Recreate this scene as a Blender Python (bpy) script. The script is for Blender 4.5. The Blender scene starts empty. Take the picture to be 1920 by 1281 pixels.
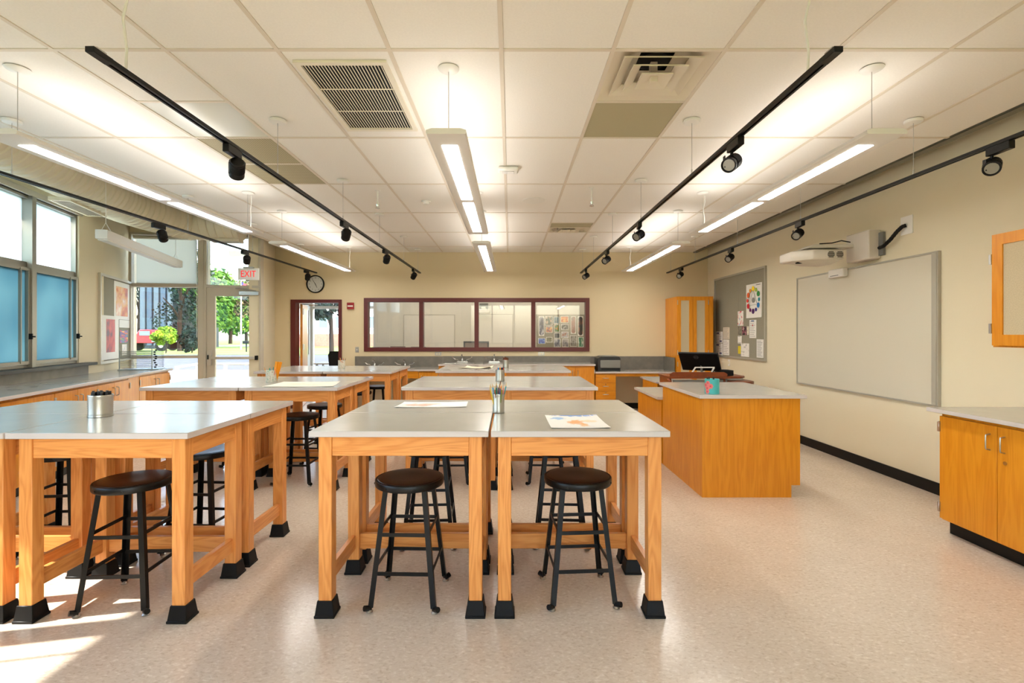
import bpy, bmesh, math, random
from mathutils import Vector, Matrix

random.seed(7)
R = math.radians
SC = bpy.context.scene
COL = SC.collection

# ------------------------------------------------------------------ camera, sky, sun, exposure
F_PX, CU, CV, CAM_Z = 940.0, 957.0, 627.0, 1.40
cam_data = bpy.data.cameras.new('camera')
cam_data.sensor_width = 36.0
cam_data.lens = F_PX / 1920.0 * 36.0
cam_data.shift_x = (960.0 - CU) / 1920.0
cam_data.shift_y = (CV - 640.5) / 1920.0
cam_data.clip_start = 0.05
cam_data.clip_end = 500
cam = bpy.data.objects.new('camera', cam_data)
COL.objects.link(cam)
cam.location = (0, 0, CAM_Z)
cam.rotation_euler = (R(90), 0, 0)
SC.camera = cam

world = bpy.data.worlds.new('sky')
SC.world = world
world.use_nodes = True
wn = world.node_tree
wn.nodes.clear()
w_out = wn.nodes.new('ShaderNodeOutputWorld')
w_bg = wn.nodes.new('ShaderNodeBackground')
w_sky = wn.nodes.new('ShaderNodeTexSky')
w_sky.sky_type = 'NISHITA'
w_sky.sun_disc = False
w_sky.sun_elevation = R(38)
w_sky.sun_rotation = R(100)
w_sky.dust_density = 3.0
w_sky.air_density = 1.2
w_bg.inputs['Strength'].default_value = 1.55
wn.links.new(w_sky.outputs[0], w_bg.inputs[0])
wn.links.new(w_bg.outputs[0], w_out.inputs[0])

SUN_DIR = Vector((1.0, 0.22, -0.80)).normalized()      # the way the light travels
sun_d = bpy.data.lights.new('sun', 'SUN')
sun_d.energy = 12.0
sun_d.color = (1.0, 0.95, 0.86)
sun_d.angle = R(0.6)
sun = bpy.data.objects.new('sun', sun_d)
COL.objects.link(sun)
sun.rotation_euler = SUN_DIR.to_track_quat('-Z', 'Y').to_euler()
sun.location = (-20, -4, 18)

SC.view_settings.view_transform = 'Standard'
SC.view_settings.look = 'None'
SC.view_settings.exposure = 0.60
SC.view_settings.gamma = 1.0
SC.view_settings.use_curve_mapping = False
SC.cycles.use_denoising = True
SC.cycles.max_bounces = 8
SC.cycles.diffuse_bounces = 5
SC.cycles.glossy_bounces = 4
SC.cycles.transmission_bounces = 6
SC.cycles.transparent_max_bounces = 12
SC.cycles.sample_clamp_indirect = 6.0
SC.cycles.caustics_reflective = False
SC.cycles.caustics_refractive = False

LAMP = (1.0, 0.95, 0.88)
LENS_POWER = 24.0
UP_POWER = 5.2

# ------------------------------------------------------------------ materials
def lin(c):
    return tuple(((v / 255.0) / 12.92 if v / 255.0 <= 0.04045 else ((v / 255.0 + 0.055) / 1.055) ** 2.4) for v in c)

MATS = {}

def base_mat(name):
    m = bpy.data.materials.new(name)
    m.use_nodes = True
    nt = m.node_tree
    return m, nt, nt.nodes['Principled BSDF']

def mat(name, rgb, rough=0.5, metal=0.0, spec=0.5, noise=None, bump=None, coat=0.0, rgb2=None):
    """rgb in sRGB 0-255. noise=(scale, amount) gives mild colour variation, bump=(scale, strength) a fine relief."""
    if name in MATS:
        return MATS[name]
    m, nt, b = base_mat(name)
    c = lin(rgb)
    b.inputs['Base Color'].default_value = (*c, 1)
    b.inputs['Roughness'].default_value = rough
    b.inputs['Metallic'].default_value = metal
    b.inputs['Specular IOR Level'].default_value = spec
    if coat:
        b.inputs['Coat Weight'].default_value = coat
        b.inputs['Coat Roughness'].default_value = 0.15
    tc = nt.nodes.new('ShaderNodeTexCoord')
    if noise:
        n = nt.nodes.new('ShaderNodeTexNoise')
        n.inputs['Scale'].default_value = noise[0]
        n.inputs['Detail'].default_value = 5
        nt.links.new(tc.outputs['Object'], n.inputs['Vector'])
        r = nt.nodes.new('ShaderNodeValToRGB')
        c2 = lin(rgb2) if rgb2 else tuple(v * (1 - noise[1]) for v in c)
        r.color_ramp.elements[0].position = 0.32
        r.color_ramp.elements[0].color = (*c2, 1)
        r.color_ramp.elements[1].position = 0.68
        r.color_ramp.elements[1].color = (*c, 1)
        nt.links.new(n.outputs['Fac'], r.inputs['Fac'])
        nt.links.new(r.outputs['Color'], b.inputs['Base Color'])
    if bump:
        n2 = nt.nodes.new('ShaderNodeTexNoise')
        n2.inputs['Scale'].default_value = bump[0]
        n2.inputs['Detail'].default_value = 3
        nt.links.new(tc.outputs['Object'], n2.inputs['Vector'])
        bp = nt.nodes.new('ShaderNodeBump')
        bp.inputs['Strength'].default_value = bump[1]
        bp.inputs['Distance'].default_value = 0.004
        nt.links.new(n2.outputs['Fac'], bp.inputs['Height'])
        nt.links.new(bp.outputs['Normal'], b.inputs['Normal'])
    MATS[name] = m
    return m

def wood(name, axis, light, dark, rough=0.32, figure=1.0):
    """oak with grain along the object's own axis (0, 1, 2)."""
    if name in MATS:
        return MATS[name]
    m, nt, b = base_mat(name)
    tc = nt.nodes.new('ShaderNodeTexCoord')
    oi = nt.nodes.new('ShaderNodeObjectInfo')
    mul = nt.nodes.new('ShaderNodeMath'); mul.operation = 'MULTIPLY'; mul.inputs[1].default_value = 17.0
    nt.links.new(oi.outputs['Random'], mul.inputs[0])
    add = nt.nodes.new('ShaderNodeVectorMath'); add.operation = 'ADD'
    nt.links.new(tc.outputs['Object'], add.inputs[0])
    nt.links.new(mul.outputs[0], add.inputs[1])
    mp = nt.nodes.new('ShaderNodeMapping')
    s = [11.0, 11.0, 11.0]; s[axis] = 1.1
    mp.inputs['Scale'].default_value = s
    nt.links.new(add.outputs[0], mp.inputs['Vector'])
    n1 = nt.nodes.new('ShaderNodeTexNoise')
    n1.inputs['Scale'].default_value = 1.0; n1.inputs['Detail'].default_value = 2; n1.inputs['Distortion'].default_value = 0.6
    nt.links.new(mp.outputs[0], n1.inputs['Vector'])
    # cathedral figure: bands of the low frequency noise
    k = nt.nodes.new('ShaderNodeMath'); k.operation = 'MULTIPLY'; k.inputs[1].default_value = 9.0 * figure
    nt.links.new(n1.outputs['Fac'], k.inputs[0])
    fr = nt.nodes.new('ShaderNodeMath'); fr.operation = 'PINGPONG'; fr.inputs[1].default_value = 0.5
    nt.links.new(k.outputs[0], fr.inputs[0])
    mp2 = nt.nodes.new('ShaderNodeMapping')
    s2 = [160.0, 160.0, 160.0]; s2[axis] = 5.0
    mp2.inputs['Scale'].default_value = s2
    nt.links.new(add.outputs[0], mp2.inputs['Vector'])
    n2 = nt.nodes.new('ShaderNodeTexNoise'); n2.inputs['Scale'].default_value = 1.0; n2.inputs['Detail'].default_value = 3
    nt.links.new(mp2.outputs[0], n2.inputs['Vector'])
    sm = nt.nodes.new('ShaderNodeMath'); sm.operation = 'MULTIPLY_ADD'; sm.inputs[1].default_value = 0.75
    nt.links.new(fr.outputs[0], sm.inputs[0])
    h = nt.nodes.new('ShaderNodeMath'); h.operation = 'MULTIPLY'; h.inputs[1].default_value = 0.62
    nt.links.new(n2.outputs['Fac'], h.inputs[0])
    nt.links.new(h.outputs[0], sm.inputs[2])
    r = nt.nodes.new('ShaderNodeValToRGB')
    r.color_ramp.elements[0].position = 0.22; r.color_ramp.elements[0].color = (*lin(dark), 1)
    r.color_ramp.elements[1].position = 0.62; r.color_ramp.elements[1].color = (*lin(light), 1)
    nt.links.new(sm.outputs[0], r.inputs['Fac'])
    nt.links.new(r.outputs['Color'], b.inputs['Base Color'])
    b.inputs['Roughness'].default_value = rough
    b.inputs['Specular IOR Level'].default_value = 0.4
    MATS[name] = m
    return m

def emit(name, rgb_lin, power):
    m = bpy.data.materials.new(name); m.use_nodes = True
    nt = m.node_tree; nt.nodes.clear()
    o = nt.nodes.new('ShaderNodeOutputMaterial'); e = nt.nodes.new('ShaderNodeEmission')
    e.inputs[0].default_value = (*rgb_lin, 1); e.inputs[1].default_value = power
    nt.links.new(e.outputs[0], o.inputs[0])
    MATS[name] = m
    return m

def clear_glass(name, tint=(1, 1, 1), gloss=0.08):
    m = bpy.data.materials.new(name); m.use_nodes = True
    nt = m.node_tree; nt.nodes.clear()
    o = nt.nodes.new('ShaderNodeOutputMaterial')
    t = nt.nodes.new('ShaderNodeBsdfTransparent'); t.inputs[0].default_value = (*tint, 1)
    g = nt.nodes.new('ShaderNodeBsdfGlossy'); g.inputs['Roughness'].default_value = 0.02
    lw = nt.nodes.new('ShaderNodeFresnel'); lw.inputs[0].default_value = 1.35
    ml = nt.nodes.new('ShaderNodeMath'); ml.operation = 'ADD'; ml.inputs[1].default_value = gloss * 0.4
    nt.links.new(lw.outputs[0], ml.inputs[0])
    mx = nt.nodes.new('ShaderNodeMixShader')
    nt.links.new(ml.outputs[0], mx.inputs[0]); nt.links.new(t.outputs[0], mx.inputs[1]); nt.links.new(g.outputs[0], mx.inputs[2])
    nt.links.new(mx.outputs[0], o.inputs[0])
    MATS[name] = m
    return m

def frosted(name, tint, clear=0.25, tint2=None):
    m = bpy.data.materials.new(name); m.use_nodes = True
    nt = m.node_tree; nt.nodes.clear()
    o = nt.nodes.new('ShaderNodeOutputMaterial')
    t = nt.nodes.new('ShaderNodeBsdfTranslucent'); t.inputs[0].default_value = (*tint, 1)
    if tint2:  # broad second-tint patches paint blurred tree shadows into the pane
        tc = nt.nodes.new('ShaderNodeTexCoord'); n = nt.nodes.new('ShaderNodeTexNoise')
        n.inputs['Scale'].default_value = 1.6; n.inputs['Detail'].default_value = 1
        nt.links.new(tc.outputs['Object'], n.inputs['Vector'])
        r = nt.nodes.new('ShaderNodeValToRGB')
        r.color_ramp.elements[0].position = .38; r.color_ramp.elements[0].color = (*tint2, 1)
        r.color_ramp.elements[1].position = .6; r.color_ramp.elements[1].color = (*tint, 1)
        nt.links.new(n.outputs['Fac'], r.inputs[0]); nt.links.new(r.outputs[0], t.inputs[0])
    d = nt.nodes.new('ShaderNodeBsdfPrincipled')
    d.inputs['Base Color'].default_value = (*tint, 1); d.inputs['Roughness'].default_value = .25
    mx = nt.nodes.new('ShaderNodeMixShader'); mx.inputs[0].default_value = 0.12
    nt.links.new(t.outputs[0], mx.inputs[1]); nt.links.new(d.outputs[0], mx.inputs[2])
    nt.links.new(mx.outputs[0], o.inputs[0])
    MATS[name] = m
    return m

def floor_mat():
    m, nt, b = base_mat('vinyl_tile')
    tc = nt.nodes.new('ShaderNodeTexCoord')
    mp = nt.nodes.new('ShaderNodeMapping'); mp.inputs['Scale'].default_value = (46, 78, 1)
    mp.inputs['Rotation'].default_value = (0, 0, R(28))
    nt.links.new(tc.outputs['Object'], mp.inputs['Vector'])
    v = nt.nodes.new('ShaderNodeTexNoise'); v.inputs['Scale'].default_value = 1.0; v.inputs['Detail'].default_value = 2.0
    v.inputs['Distortion'].default_value = 0.8
    nt.links.new(mp.outputs[0], v.inputs['Vector'])
    r = nt.nodes.new('ShaderNodeValToRGB')
    e = r.color_ramp.elements
    e[0].position = .30; e[0].color = (*lin((200, 183, 164)), 1)
    e[1].position = .72; e[1].color = (*lin((230, 219, 204)), 1)
    a = e.new(.44); a.color = (*lin((214, 199, 181)), 1)
    a = e.new(.58); a.color = (*lin((217, 203, 186)), 1)
    nt.links.new(v.outputs['Fac'], r.inputs['Fac'])
    # slow drift of tone from tile batch to tile batch
    ck = nt.nodes.new('ShaderNodeTexChecker'); ck.inputs['Scale'].default_value = 3.28
    ck.inputs[1].default_value = (1, 1, 1, 1); ck.inputs[2].default_value = (.975, .972, .968, 1)
    nt.links.new(tc.outputs['Object'], ck.inputs['Vector'])
    mx = nt.nodes.new('ShaderNodeMix'); mx.data_type = 'RGBA'; mx.blend_type = 'MULTIPLY'; mx.inputs[0].default_value = 1
    nt.links.new(r.outputs[0], mx.inputs[6]); nt.links.new(ck.outputs[0], mx.inputs[7])
    nt.links.new(mx.outputs[2], b.inputs['Base Color'])
    b.inputs['Roughness'].default_value = 0.20
    b.inputs['Specular IOR Level'].default_value = 0.5
    n2 = nt.nodes.new('ShaderNodeTexNoise'); n2.inputs['Scale'].default_value = 9
    nt.links.new(tc.outputs['Object'], n2.inputs['Vector'])
    bp = nt.nodes.new('ShaderNodeBump'); bp.inputs['Strength'].default_value = .06; bp.inputs['Distance'].default_value = .01
    nt.links.new(n2.outputs['Fac'], bp.inputs['Height']); nt.links.new(bp.outputs[0], b.inputs['Normal'])
    return m

def print_mat(name, cols, scale=4.0, seed=0.0, rough=.6, blocky=False, stretch=(1, 1, 1)):
    """a flat printed or painted picture: patches of the given colours."""
    if name in MATS:
        return MATS[name]
    m, nt, b = base_mat(name)
    tc = nt.nodes.new('ShaderNodeTexCoord')
    mp = nt.nodes.new('ShaderNodeMapping'); mp.inputs['Location'].default_value = (seed * 3.1, seed * 1.7, seed * 2.3)
    mp.inputs['Scale'].default_value = stretch
    nt.links.new(tc.outputs['Generated'], mp.inputs['Vector'])
    if blocky:
        n = nt.nodes.new('ShaderNodeTexVoronoi'); n.inputs['Scale'].default_value = scale
        nt.links.new(mp.outputs[0], n.inputs['Vector'])
        sp = nt.nodes.new('ShaderNodeSeparateColor'); nt.links.new(n.outputs['Color'], sp.inputs[0]); fac = sp.outputs[0]
    else:
        n = nt.nodes.new('ShaderNodeTexNoise'); n.inputs['Scale'].default_value = scale; n.inputs['Detail'].default_value = 3
        nt.links.new(mp.outputs[0], n.inputs['Vector']); fac = n.outputs['Fac']
    r = nt.nodes.new('ShaderNodeValToRGB')
    e = r.color_ramp.elements
    k = len(cols)
    lo, hi = (0.05, .95) if blocky else (.33, .67)
    e[0].position = lo; e[0].color = (*lin(cols[0]), 1)
    e[1].position = hi; e[1].color = (*lin(cols[-1]), 1)
    for i in range(1, k - 1):
        a = e.new(lo + (hi - lo) * i / (k - 1)); a.color = (*lin(cols[i]), 1)
    if blocky:
        r.color_ramp.interpolation = 'CONSTANT'
    nt.links.new(fac, r.inputs[0]); nt.links.new(r.outputs[0], b.inputs['Base Color'])
    b.inputs['Roughness'].default_value = rough
    MATS[name] = m
    return m

WALL = mat('wall_paint', (226, 216, 188), .85, bump=(60, .05))
WALL_WARM = mat('wall_paint_tan', (219, 203, 168), .85, bump=(60, .05))
TILE = mat('acoustic_tile', (244, 240, 233), .92, noise=(90, .04), bump=(180, .12))
TEE = mat('grid_tee', (222, 211, 195), .5)
PLAST = mat('white_plastic', (236, 234, 228), .4)
WMETAL = mat('white_enamel', (232, 230, 226), .38)
BLACK = mat('black_enamel', (9, 9, 9), .36, spec=.3)
MATTE_BLACK = mat('matte_black', (13, 13, 13), .6, spec=.25)
RUBBER = mat('black_rubber', (12, 12, 12), .5, spec=.25)
CHROME = mat('chrome', (215, 215, 215), .18, metal=1)
STEEL = mat('brushed_steel', (190, 188, 184), .32, metal=1)
ALUM = mat('anodised_aluminium', (150, 146, 136), .42, metal=.6)
ALUM_L = mat('pale_aluminium', (196, 190, 176), .5, metal=.15)
TIN = mat('tin_can', (188, 186, 180), .3, metal=1)
LAMINATE = mat('grey_laminate', (180, 177, 169), .22, noise=(6, .06), coat=.3)
LAM_EDGE = mat('laminate_edge', (200, 193, 190), .4)
LAM_DARK = mat('grey_backsplash', (122, 117, 108), .4, noise=(9, .25))
MAROON = mat('maroon_enamel', (92, 26, 27), .38)
SEAT = mat('seat_hardboard', (25, 15, 10), .32, noise=(3, .4))
PAPER = mat('paper', (240, 238, 232), .8)
CORK = mat('grey_tackboard', (150, 146, 128), .9, noise=(140, .12))
LINEN = mat('linen_tackboard', (206, 190, 158), .95, noise=(160, .18), bump=(240, .3))
WBOARD = mat('whiteboard_face', (212, 206, 188), .22)
OLIVE = mat('olive_panel', (176, 168, 136), .6)
DUCTM = mat('duct_paint', (216, 206, 180), .5)
CHERRY = mat('cherry_wood', (132, 62, 28), .3, noise=(14, .3))
GREYP = mat('grey_plastic', (120, 120, 116), .45)
OAK = {a: wood('table_oak_%d' % a, a, (229, 157, 86), (209, 132, 64)) for a in range(3)}
VEN = {a: wood('casework_oak_%d' % a, a, (222, 146, 36), (208, 128, 24), figure=.6) for a in range(3)}
GLASS = clear_glass('clear_glass')
FROST_UP = frosted('frosted_white', (.93, .96, .96), tint2=(.64, .76, .80))
FROST_LO = frosted('frosted_blue', (.19, .29, .315), tint2=(.145, .24, .275))
LENS = emit('lens_glow', LAMP, LENS_POWER)
UPL = emit('uplight_glow', LAMP, UP_POWER)
LENS2 = emit('next_room_glow', (1.0, .95, .88), 9.0)

# ------------------------------------------------------------------ geometry helpers
class MB:
    def __init__(self):
        self.v = []; self.f = []; self.m = []
        self.slot = 0
    def _add(self, vs, fs):
        o = len(self.v)
        self.v += [tuple(p) for p in vs]
        for f in fs:
            self.f.append(tuple(o + i for i in f)); self.m.append(self.slot)
        return self
    def box(self, x0, x1, y0, y1, z0, z1):
        vs = [(x0, y0, z0), (x1, y0, z0), (x1, y1, z0), (x0, y1, z0), (x0, y0, z1), (x1, y0, z1), (x1, y1, z1), (x0, y1, z1)]
        return self._add(vs, [(0, 3, 2, 1), (4, 5, 6, 7), (0, 1, 5, 4), (1, 2, 6, 5), (2, 3, 7, 6), (3, 0, 4, 7)])
    def taper(self, x0, x1, y0, y1, z0, z1, d):
        """box whose bottom is wider by d on each side."""
        vs = [(x0 - d, y0 - d, z0), (x1 + d, y0 - d, z0), (x1 + d, y1 + d, z0), (x0 - d, y1 + d, z0), (x0, y0, z1), (x1, y0, z1), (x1, y1, z1), (x0, y1, z1)]
        return self._add(vs, [(0, 3, 2, 1), (4, 5, 6, 7), (0, 1, 5, 4), (1, 2, 6, 5), (2, 3, 7, 6), (3, 0, 4, 7)])
    def prism(self, poly, a, b, axis='z'):
        """poly: 2-D points, counter-clockwise; extruded from a to b along axis."""
        n = len(poly)
        def P(p, t):
            return {'z': (p[0], p[1], t), 'y': (p[0], t, p[1]), 'x': (t, p[0], p[1])}[axis]
        vs = [P(p, a) for p in poly] + [P(p, b) for p in poly]
        fs = [tuple(range(n - 1, -1, -1)), tuple(range(n, 2 * n))]
        fs += [(i, (i + 1) % n, n + (i + 1) % n, n + i) for i in range(n)]
        return self._add(vs, fs)
    def frame(self, x0, x1, z0, z1, y0, y1, w, wb=None, wt=None):
        """rectangular frame (one connected ring) in the XZ plane between depths y0 and y1."""
        wb = w if wb is None else wb; wt = w if wt is None else wt
        o = [(x0, z0), (x1, z0), (x1, z1), (x0, z1)]; i = [(x0 + w, z0 + wb), (x1 - w, z0 + wb), (x1 - w, z1 - wt), (x0 + w, z1 - wt)]
        vs = [(p[0], y0, p[1]) for p in o] + [(p[0], y0, p[1]) for p in i] + [(p[0], y1, p[1]) for p in o] + [(p[0], y1, p[1]) for p in i]
        fs = []
        for k in range(4):
            n = (k + 1) % 4
            fs += [(k, n, 4 + n, 4 + k), (8 + n, 8 + k, 12 + k, 12 + n), (n, k, 8 + k, 8 + n), (4 + k, 4 + n, 12 + n, 12 + k)]
        return self._add(vs, fs)
    def tube(self, p, q, r, n=10, r2=None, cap=True):
        p = Vector(p); q = Vector(q); r2 = r if r2 is None else r2
        d = (q - p).normalized()
        a = d.orthogonal().normalized(); b = d.cross(a)
        vs = []
        for c, rr in ((p, r), (q, r2)):
            for k in range(n):
                t = 2 * math.pi * k / n
                vs.append(c + (a * math.cos(t) + b * math.sin(t)) * rr)
        fs = [(k, (k + 1) % n, n + (k + 1) % n, n + k) for k in range(n)]
        if cap:
            fs += [tuple(range(n - 1, -1, -1)), tuple(range(n, 2 * n))]
        return self._add(vs, fs)
    def path(self, pts, r, n=8, radii=None):
        pts = [Vector(p) for p in pts]
        vs = []; prev = None
        for i, p in enumerate(pts):
            d = (pts[min(i + 1, len(pts) - 1)] - pts[max(i - 1, 0)]).normalized()
            if prev is None:
                a = d.orthogonal().normalized()
            else:
                a = (prev - d * prev.dot(d)).normalized()
            prev = a; b = d.cross(a)
            rr = radii[i] if radii else r
            for k in range(n):
                t = 2 * math.pi * k / n
                vs.append(p + (a * math.cos(t) + b * math.sin(t)) * rr)
        fs = []
        for i in range(len(pts) - 1):
            for k in range(n):
                fs.append((i * n + k, i * n + (k + 1) % n, (i + 1) * n + (k + 1) % n, (i + 1) * n + k))
        m = len(pts) - 1
        fs += [tuple(range(n - 1, -1, -1)), tuple(range(m * n, m * n + n))]
        return self._add(vs, fs)
    def lathe(self, prof, n=24, c=(0, 0, 0)):
        """prof: (radius, z) from bottom to top."""
        vs = []
        for r, z in prof:
            for k in range(n):
                t = 2 * math.pi * k / n
                vs.append((c[0] + r * math.cos(t), c[1] + r * math.sin(t), c[2] + z))
        fs = []
        for i in range(len(prof) - 1):
            for k in range(n):
                fs.append((i * n + k, i * n + (k + 1) % n, (i + 1) * n + (k + 1) % n, (i + 1) * n + k))
        m = len(prof) - 1
        fs += [tuple(range(n - 1, -1, -1)), tuple(range(m * n, m * n + n))]
        return self._add(vs, fs)
    def disc_y(self, cx, cz, r, y0, y1, n=20):
        return self.tube((cx, y0, cz), (cx, y1, cz), r, n)
    def mesh(self, name, mats, bevel=0.0, smooth=40):
        me = bpy.data.meshes.new(name)
        me.from_pydata(self.v, [], self.f)
        if not isinstance(mats, (list, tuple)):
            mats = [mats]
        for k in mats:
            me.materials.append(k)
        for p, s in zip(me.polygons, self.m):
            p.material_index = s
        if bevel:
            bm = bmesh.new(); bm.from_mesh(me)
            bmesh.ops.bevel(bm, geom=list(bm.edges), offset=bevel, segments=1, affect='EDGES', profile=.5, clamp_overlap=True)
            bmesh.ops.recalc_face_normals(bm, faces=bm.faces)
            bm.to_mesh(me); bm.free()
        else:
            bm = bmesh.new(); bm.from_mesh(me)
            bmesh.ops.recalc_face_normals(bm, faces=bm.faces)
            bm.to_mesh(me); bm.free()
        for p in me.polygons:
            p.use_smooth = True
        me.set_sharp_from_angle(angle=R(smooth))
        me.update()
        return me

def add(name, me, parent=None, loc=(0, 0, 0), rot=(0, 0, 0), label=None, cat=None, group=None, kind=None):
    o = bpy.data.objects.new(name, me)
    COL.objects.link(o)
    if parent is not None:
        o.parent = parent
    o.location = loc; o.rotation_euler = rot
    return tag(o, label, cat, group, kind)

def tag(o, label=None, cat=None, group=None, kind=None):
    if label: o['label'] = label
    if cat: o['category'] = cat
    if group: o['group'] = group
    if kind: o['kind'] = kind
    return o

def thing(name, label, cat, loc=(0, 0, 0), rz=0.0, group=None):
    return add(name, None, None, loc, (0, 0, rz), label, cat, group)

def struct(name, mb, m, loc=(0, 0, 0), rot=(0, 0, 0), bevel=0, label=None):
    return add(name, mb.mesh(name, m, bevel), None, loc, rot, kind='structure', label=label)

def part(name, mb, m, parent, loc=(0, 0, 0), rot=(0, 0, 0), bevel=0, label=None):
    return add(name, mb.mesh(name, m, bevel), parent, loc, rot, label=label)

def copy_tree(o, parent=None, label=None, loc=None, rot=None, group=None):
    c = o.copy(); COL.objects.link(c); c.parent = parent
    if label: c['label'] = label
    if group: c['group'] = group
    if loc is not None: c.location = loc
    if rot is not None: c.rotation_euler = rot
    for ch in [x for x in KIDS.get(o.name, [])] or list(o.children):
        copy_tree(ch, c)
    return c
KIDS = {}

_box_cache = {}
def boxmesh(name, sx, sy, sz, m, bevel=0.0, base=True):
    """shared mesh of a box centred in x and y, standing on z=0."""
    key = (name, round(sx, 4), round(sy, 4), round(sz, 4), m.name, bevel, base)
    if key not in _box_cache:
        z0 = 0 if base else -sz / 2
        _box_cache[key] = MB().box(-sx / 2, sx / 2, -sy / 2, sy / 2, z0, z0 + sz).mesh(name, m, bevel)
    return _box_cache[key]

def text_mesh(body, size, m, depth=0.001):
    cu = bpy.data.curves.new('lettering', 'FONT')
    cu.body = body; cu.size = size; cu.align_x = 'CENTER'; cu.align_y = 'CENTER'; cu.extrude = depth
    cu.resolution_u = 3
    ob = bpy.data.objects.new('lettering_tmp', cu)
    COL.objects.link(ob)
    dg = bpy.context.evaluated_depsgraph_get()
    me = bpy.data.meshes.new_from_object(ob.evaluated_get(dg))
    bpy.data.objects.remove(ob)
    me.materials.clear(); me.materials.append(m)
    return me

# ------------------------------------------------------------------ the room
X_R = 3.73          # right wall
Y_B = 9.47          # back wall
Y_REAR = -4.59
Z_C = 2.95          # tile ceiling
Z_D = 3.75          # deck above the open strip on the left
X_CE = -3.98        # left edge of the tile ceiling
W0 = Vector((-3.606, 0, 0)); LD = Vector((-.2696, .963, 0)); LN = Vector((.963, .2696, 0))
LRZ = math.atan2(LD.y, LD.x)
def left_pt(s, t, z=0.0):
    p = W0 + LD * s + LN * t
    return Vector((p.x, p.y, z))
P1 = left_pt(6.90, 0)
P2 = Vector((-5.97, 7.86, 0)); P3 = Vector((-4.05, 8.15, 0)); P4 = Vector((-4.45, 9.47, 0))

def wall_seg(name, a, b, z0, z1, m, thick=.18, label=None):
    """wall between two plan points; thickness is on the left of a->b (outside)."""
    a = Vector((a[0], a[1], 0)); b = Vector((b[0], b[1], 0)); d = b - a
    mb = MB().box(0, d.length, 0, thick, z0, z1)
    return struct(name, mb, m, loc=a, rot=(0, 0, math.atan2(d.y, d.x)), label=label)

floor = struct('floor', MB().prism([(-2.3, -4.75), (3.9, -4.75), (3.9, 13.0), (-5.4, 13.0), (-4.05, 8.2), (-6.05, 7.9), (-5.6, 6.6)], -.12, 0), floor_mat())

# right wall, back wall with door and window openings, rear wall
struct('wall_right', MB().box(X_R, X_R + .18, Y_REAR, Y_B + .14, 0, 3.3), WALL)
DX0, DX1, DZ = -4.14, -3.18, 2.055
WX0, WX1, WZ0, WZ1 = -2.76, 1.49, 1.078, 2.085
bw = MB()
def grid_wall(xs, zs, hole, y0, y1, m):
    for i in range(len(xs) - 1):
        for j in range(len(zs) - 1):
            if (i, j) not in hole:
                m.box(xs[i], xs[i + 1], y0, y1, zs[j], zs[j + 1])
    return m
# one continuous polygon with holes, made by extruding a grid and welding it
def holed_wall(name, xs, zs, hole, thick, m, loc=(0, 0, 0), rz=0.0):
    mb = grid_wall(xs, zs, hole, 0, thick, MB())
    me = mb.mesh(name, m)
    bm = bmesh.new(); bm.from_mesh(me)
    bmesh.ops.remove_doubles(bm, verts=bm.verts, dist=1e-5)
    seen = {}
    for f in bm.faces:
        k = tuple(round(c, 4) for c in f.calc_center_median())
        seen.setdefault(k, []).append(f)
    bmesh.ops.delete(bm, geom=[f for fs in seen.values() if len(fs) > 1 for f in fs], context='FACES_ONLY')
    bmesh.ops.recalc_face_normals(bm, faces=bm.faces)
    bm.to_mesh(me); bm.free()
    for p in me.polygons:
        p.use_smooth = False
    return add(name, me, None, loc, (0, 0, rz), kind='structure')
holed_wall('wall_back', [-4.62, DX0, DX1, WX0, WX1, X_R], [0, WZ0, DZ, WZ1, 3.75], {(1, 0), (1, 1), (3, 1), (3, 2)}, .14, WALL_WARM, loc=(0, Y_B, 0))
holed_wall('wall_rear', [-2.6, -1.9, 3.3, X_R], [0, .95, 2.8, 3.75], {(1, 1)}, .15, WALL, loc=(0, Y_REAR - .15, 0))
rw = add('window_10', None, None, (-1.9, Y_REAR - .15, .95), kind='structure')  # assumed window band, added out of view to bring in front fill
part('window_frame', MB().frame(0, 5.2, 0, 1.85, .03, .12, .04), ALUM, rw)
for k in range(4):
    part('mullion', MB().box(1.04 * (k + 1) - .03, 1.04 * (k + 1) + .03, .02, .13, .04, 1.81), ALUM, rw)
for k in range(5):
    part('pane', MB().box(1.04 * k + .035, 1.04 * (k + 1) - .035, .07, .078, .04, 1.81), GLASS, rw)

# left wall with its row of windows
WS = [6.449 - .8935 * k for k in range(10)]      # mullion positions along the wall
S_START = -4.9
Z_SILL, Z_TRAN, Z_HEAD = 1.047, 2.138, 2.87
def lwall(name, s0, s1, z0, z1, m=WALL):
    a = left_pt(s0, 0)
    return struct(name, MB().box(0, s1 - s0, 0, .2, z0, z1), m, loc=a, rot=(0, 0, LRZ))
holed_wall('wall_left', [S_START, WS[9], WS[0], 7.05], [0, Z_SILL, Z_HEAD, Z_D], {(1, 1)}, .2, WALL, loc=W0, rz=LRZ)
wall_seg('wall_left_panel', P1, P2, 0, Z_D, WALL)
wall_seg('wall_left_return', P3, P4, 0, Z_D, WALL)
# storefront head above the glass
sf_d = (P3 - P2); SF_L = sf_d.length; SF_RZ = math.atan2(sf_d.y, sf_d.x)
struct('wall_storefront_head', MB().box(0, SF_L, 0, .16, 3.0, Z_D), WALL, loc=P2, rot=(0, 0, SF_RZ))

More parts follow.
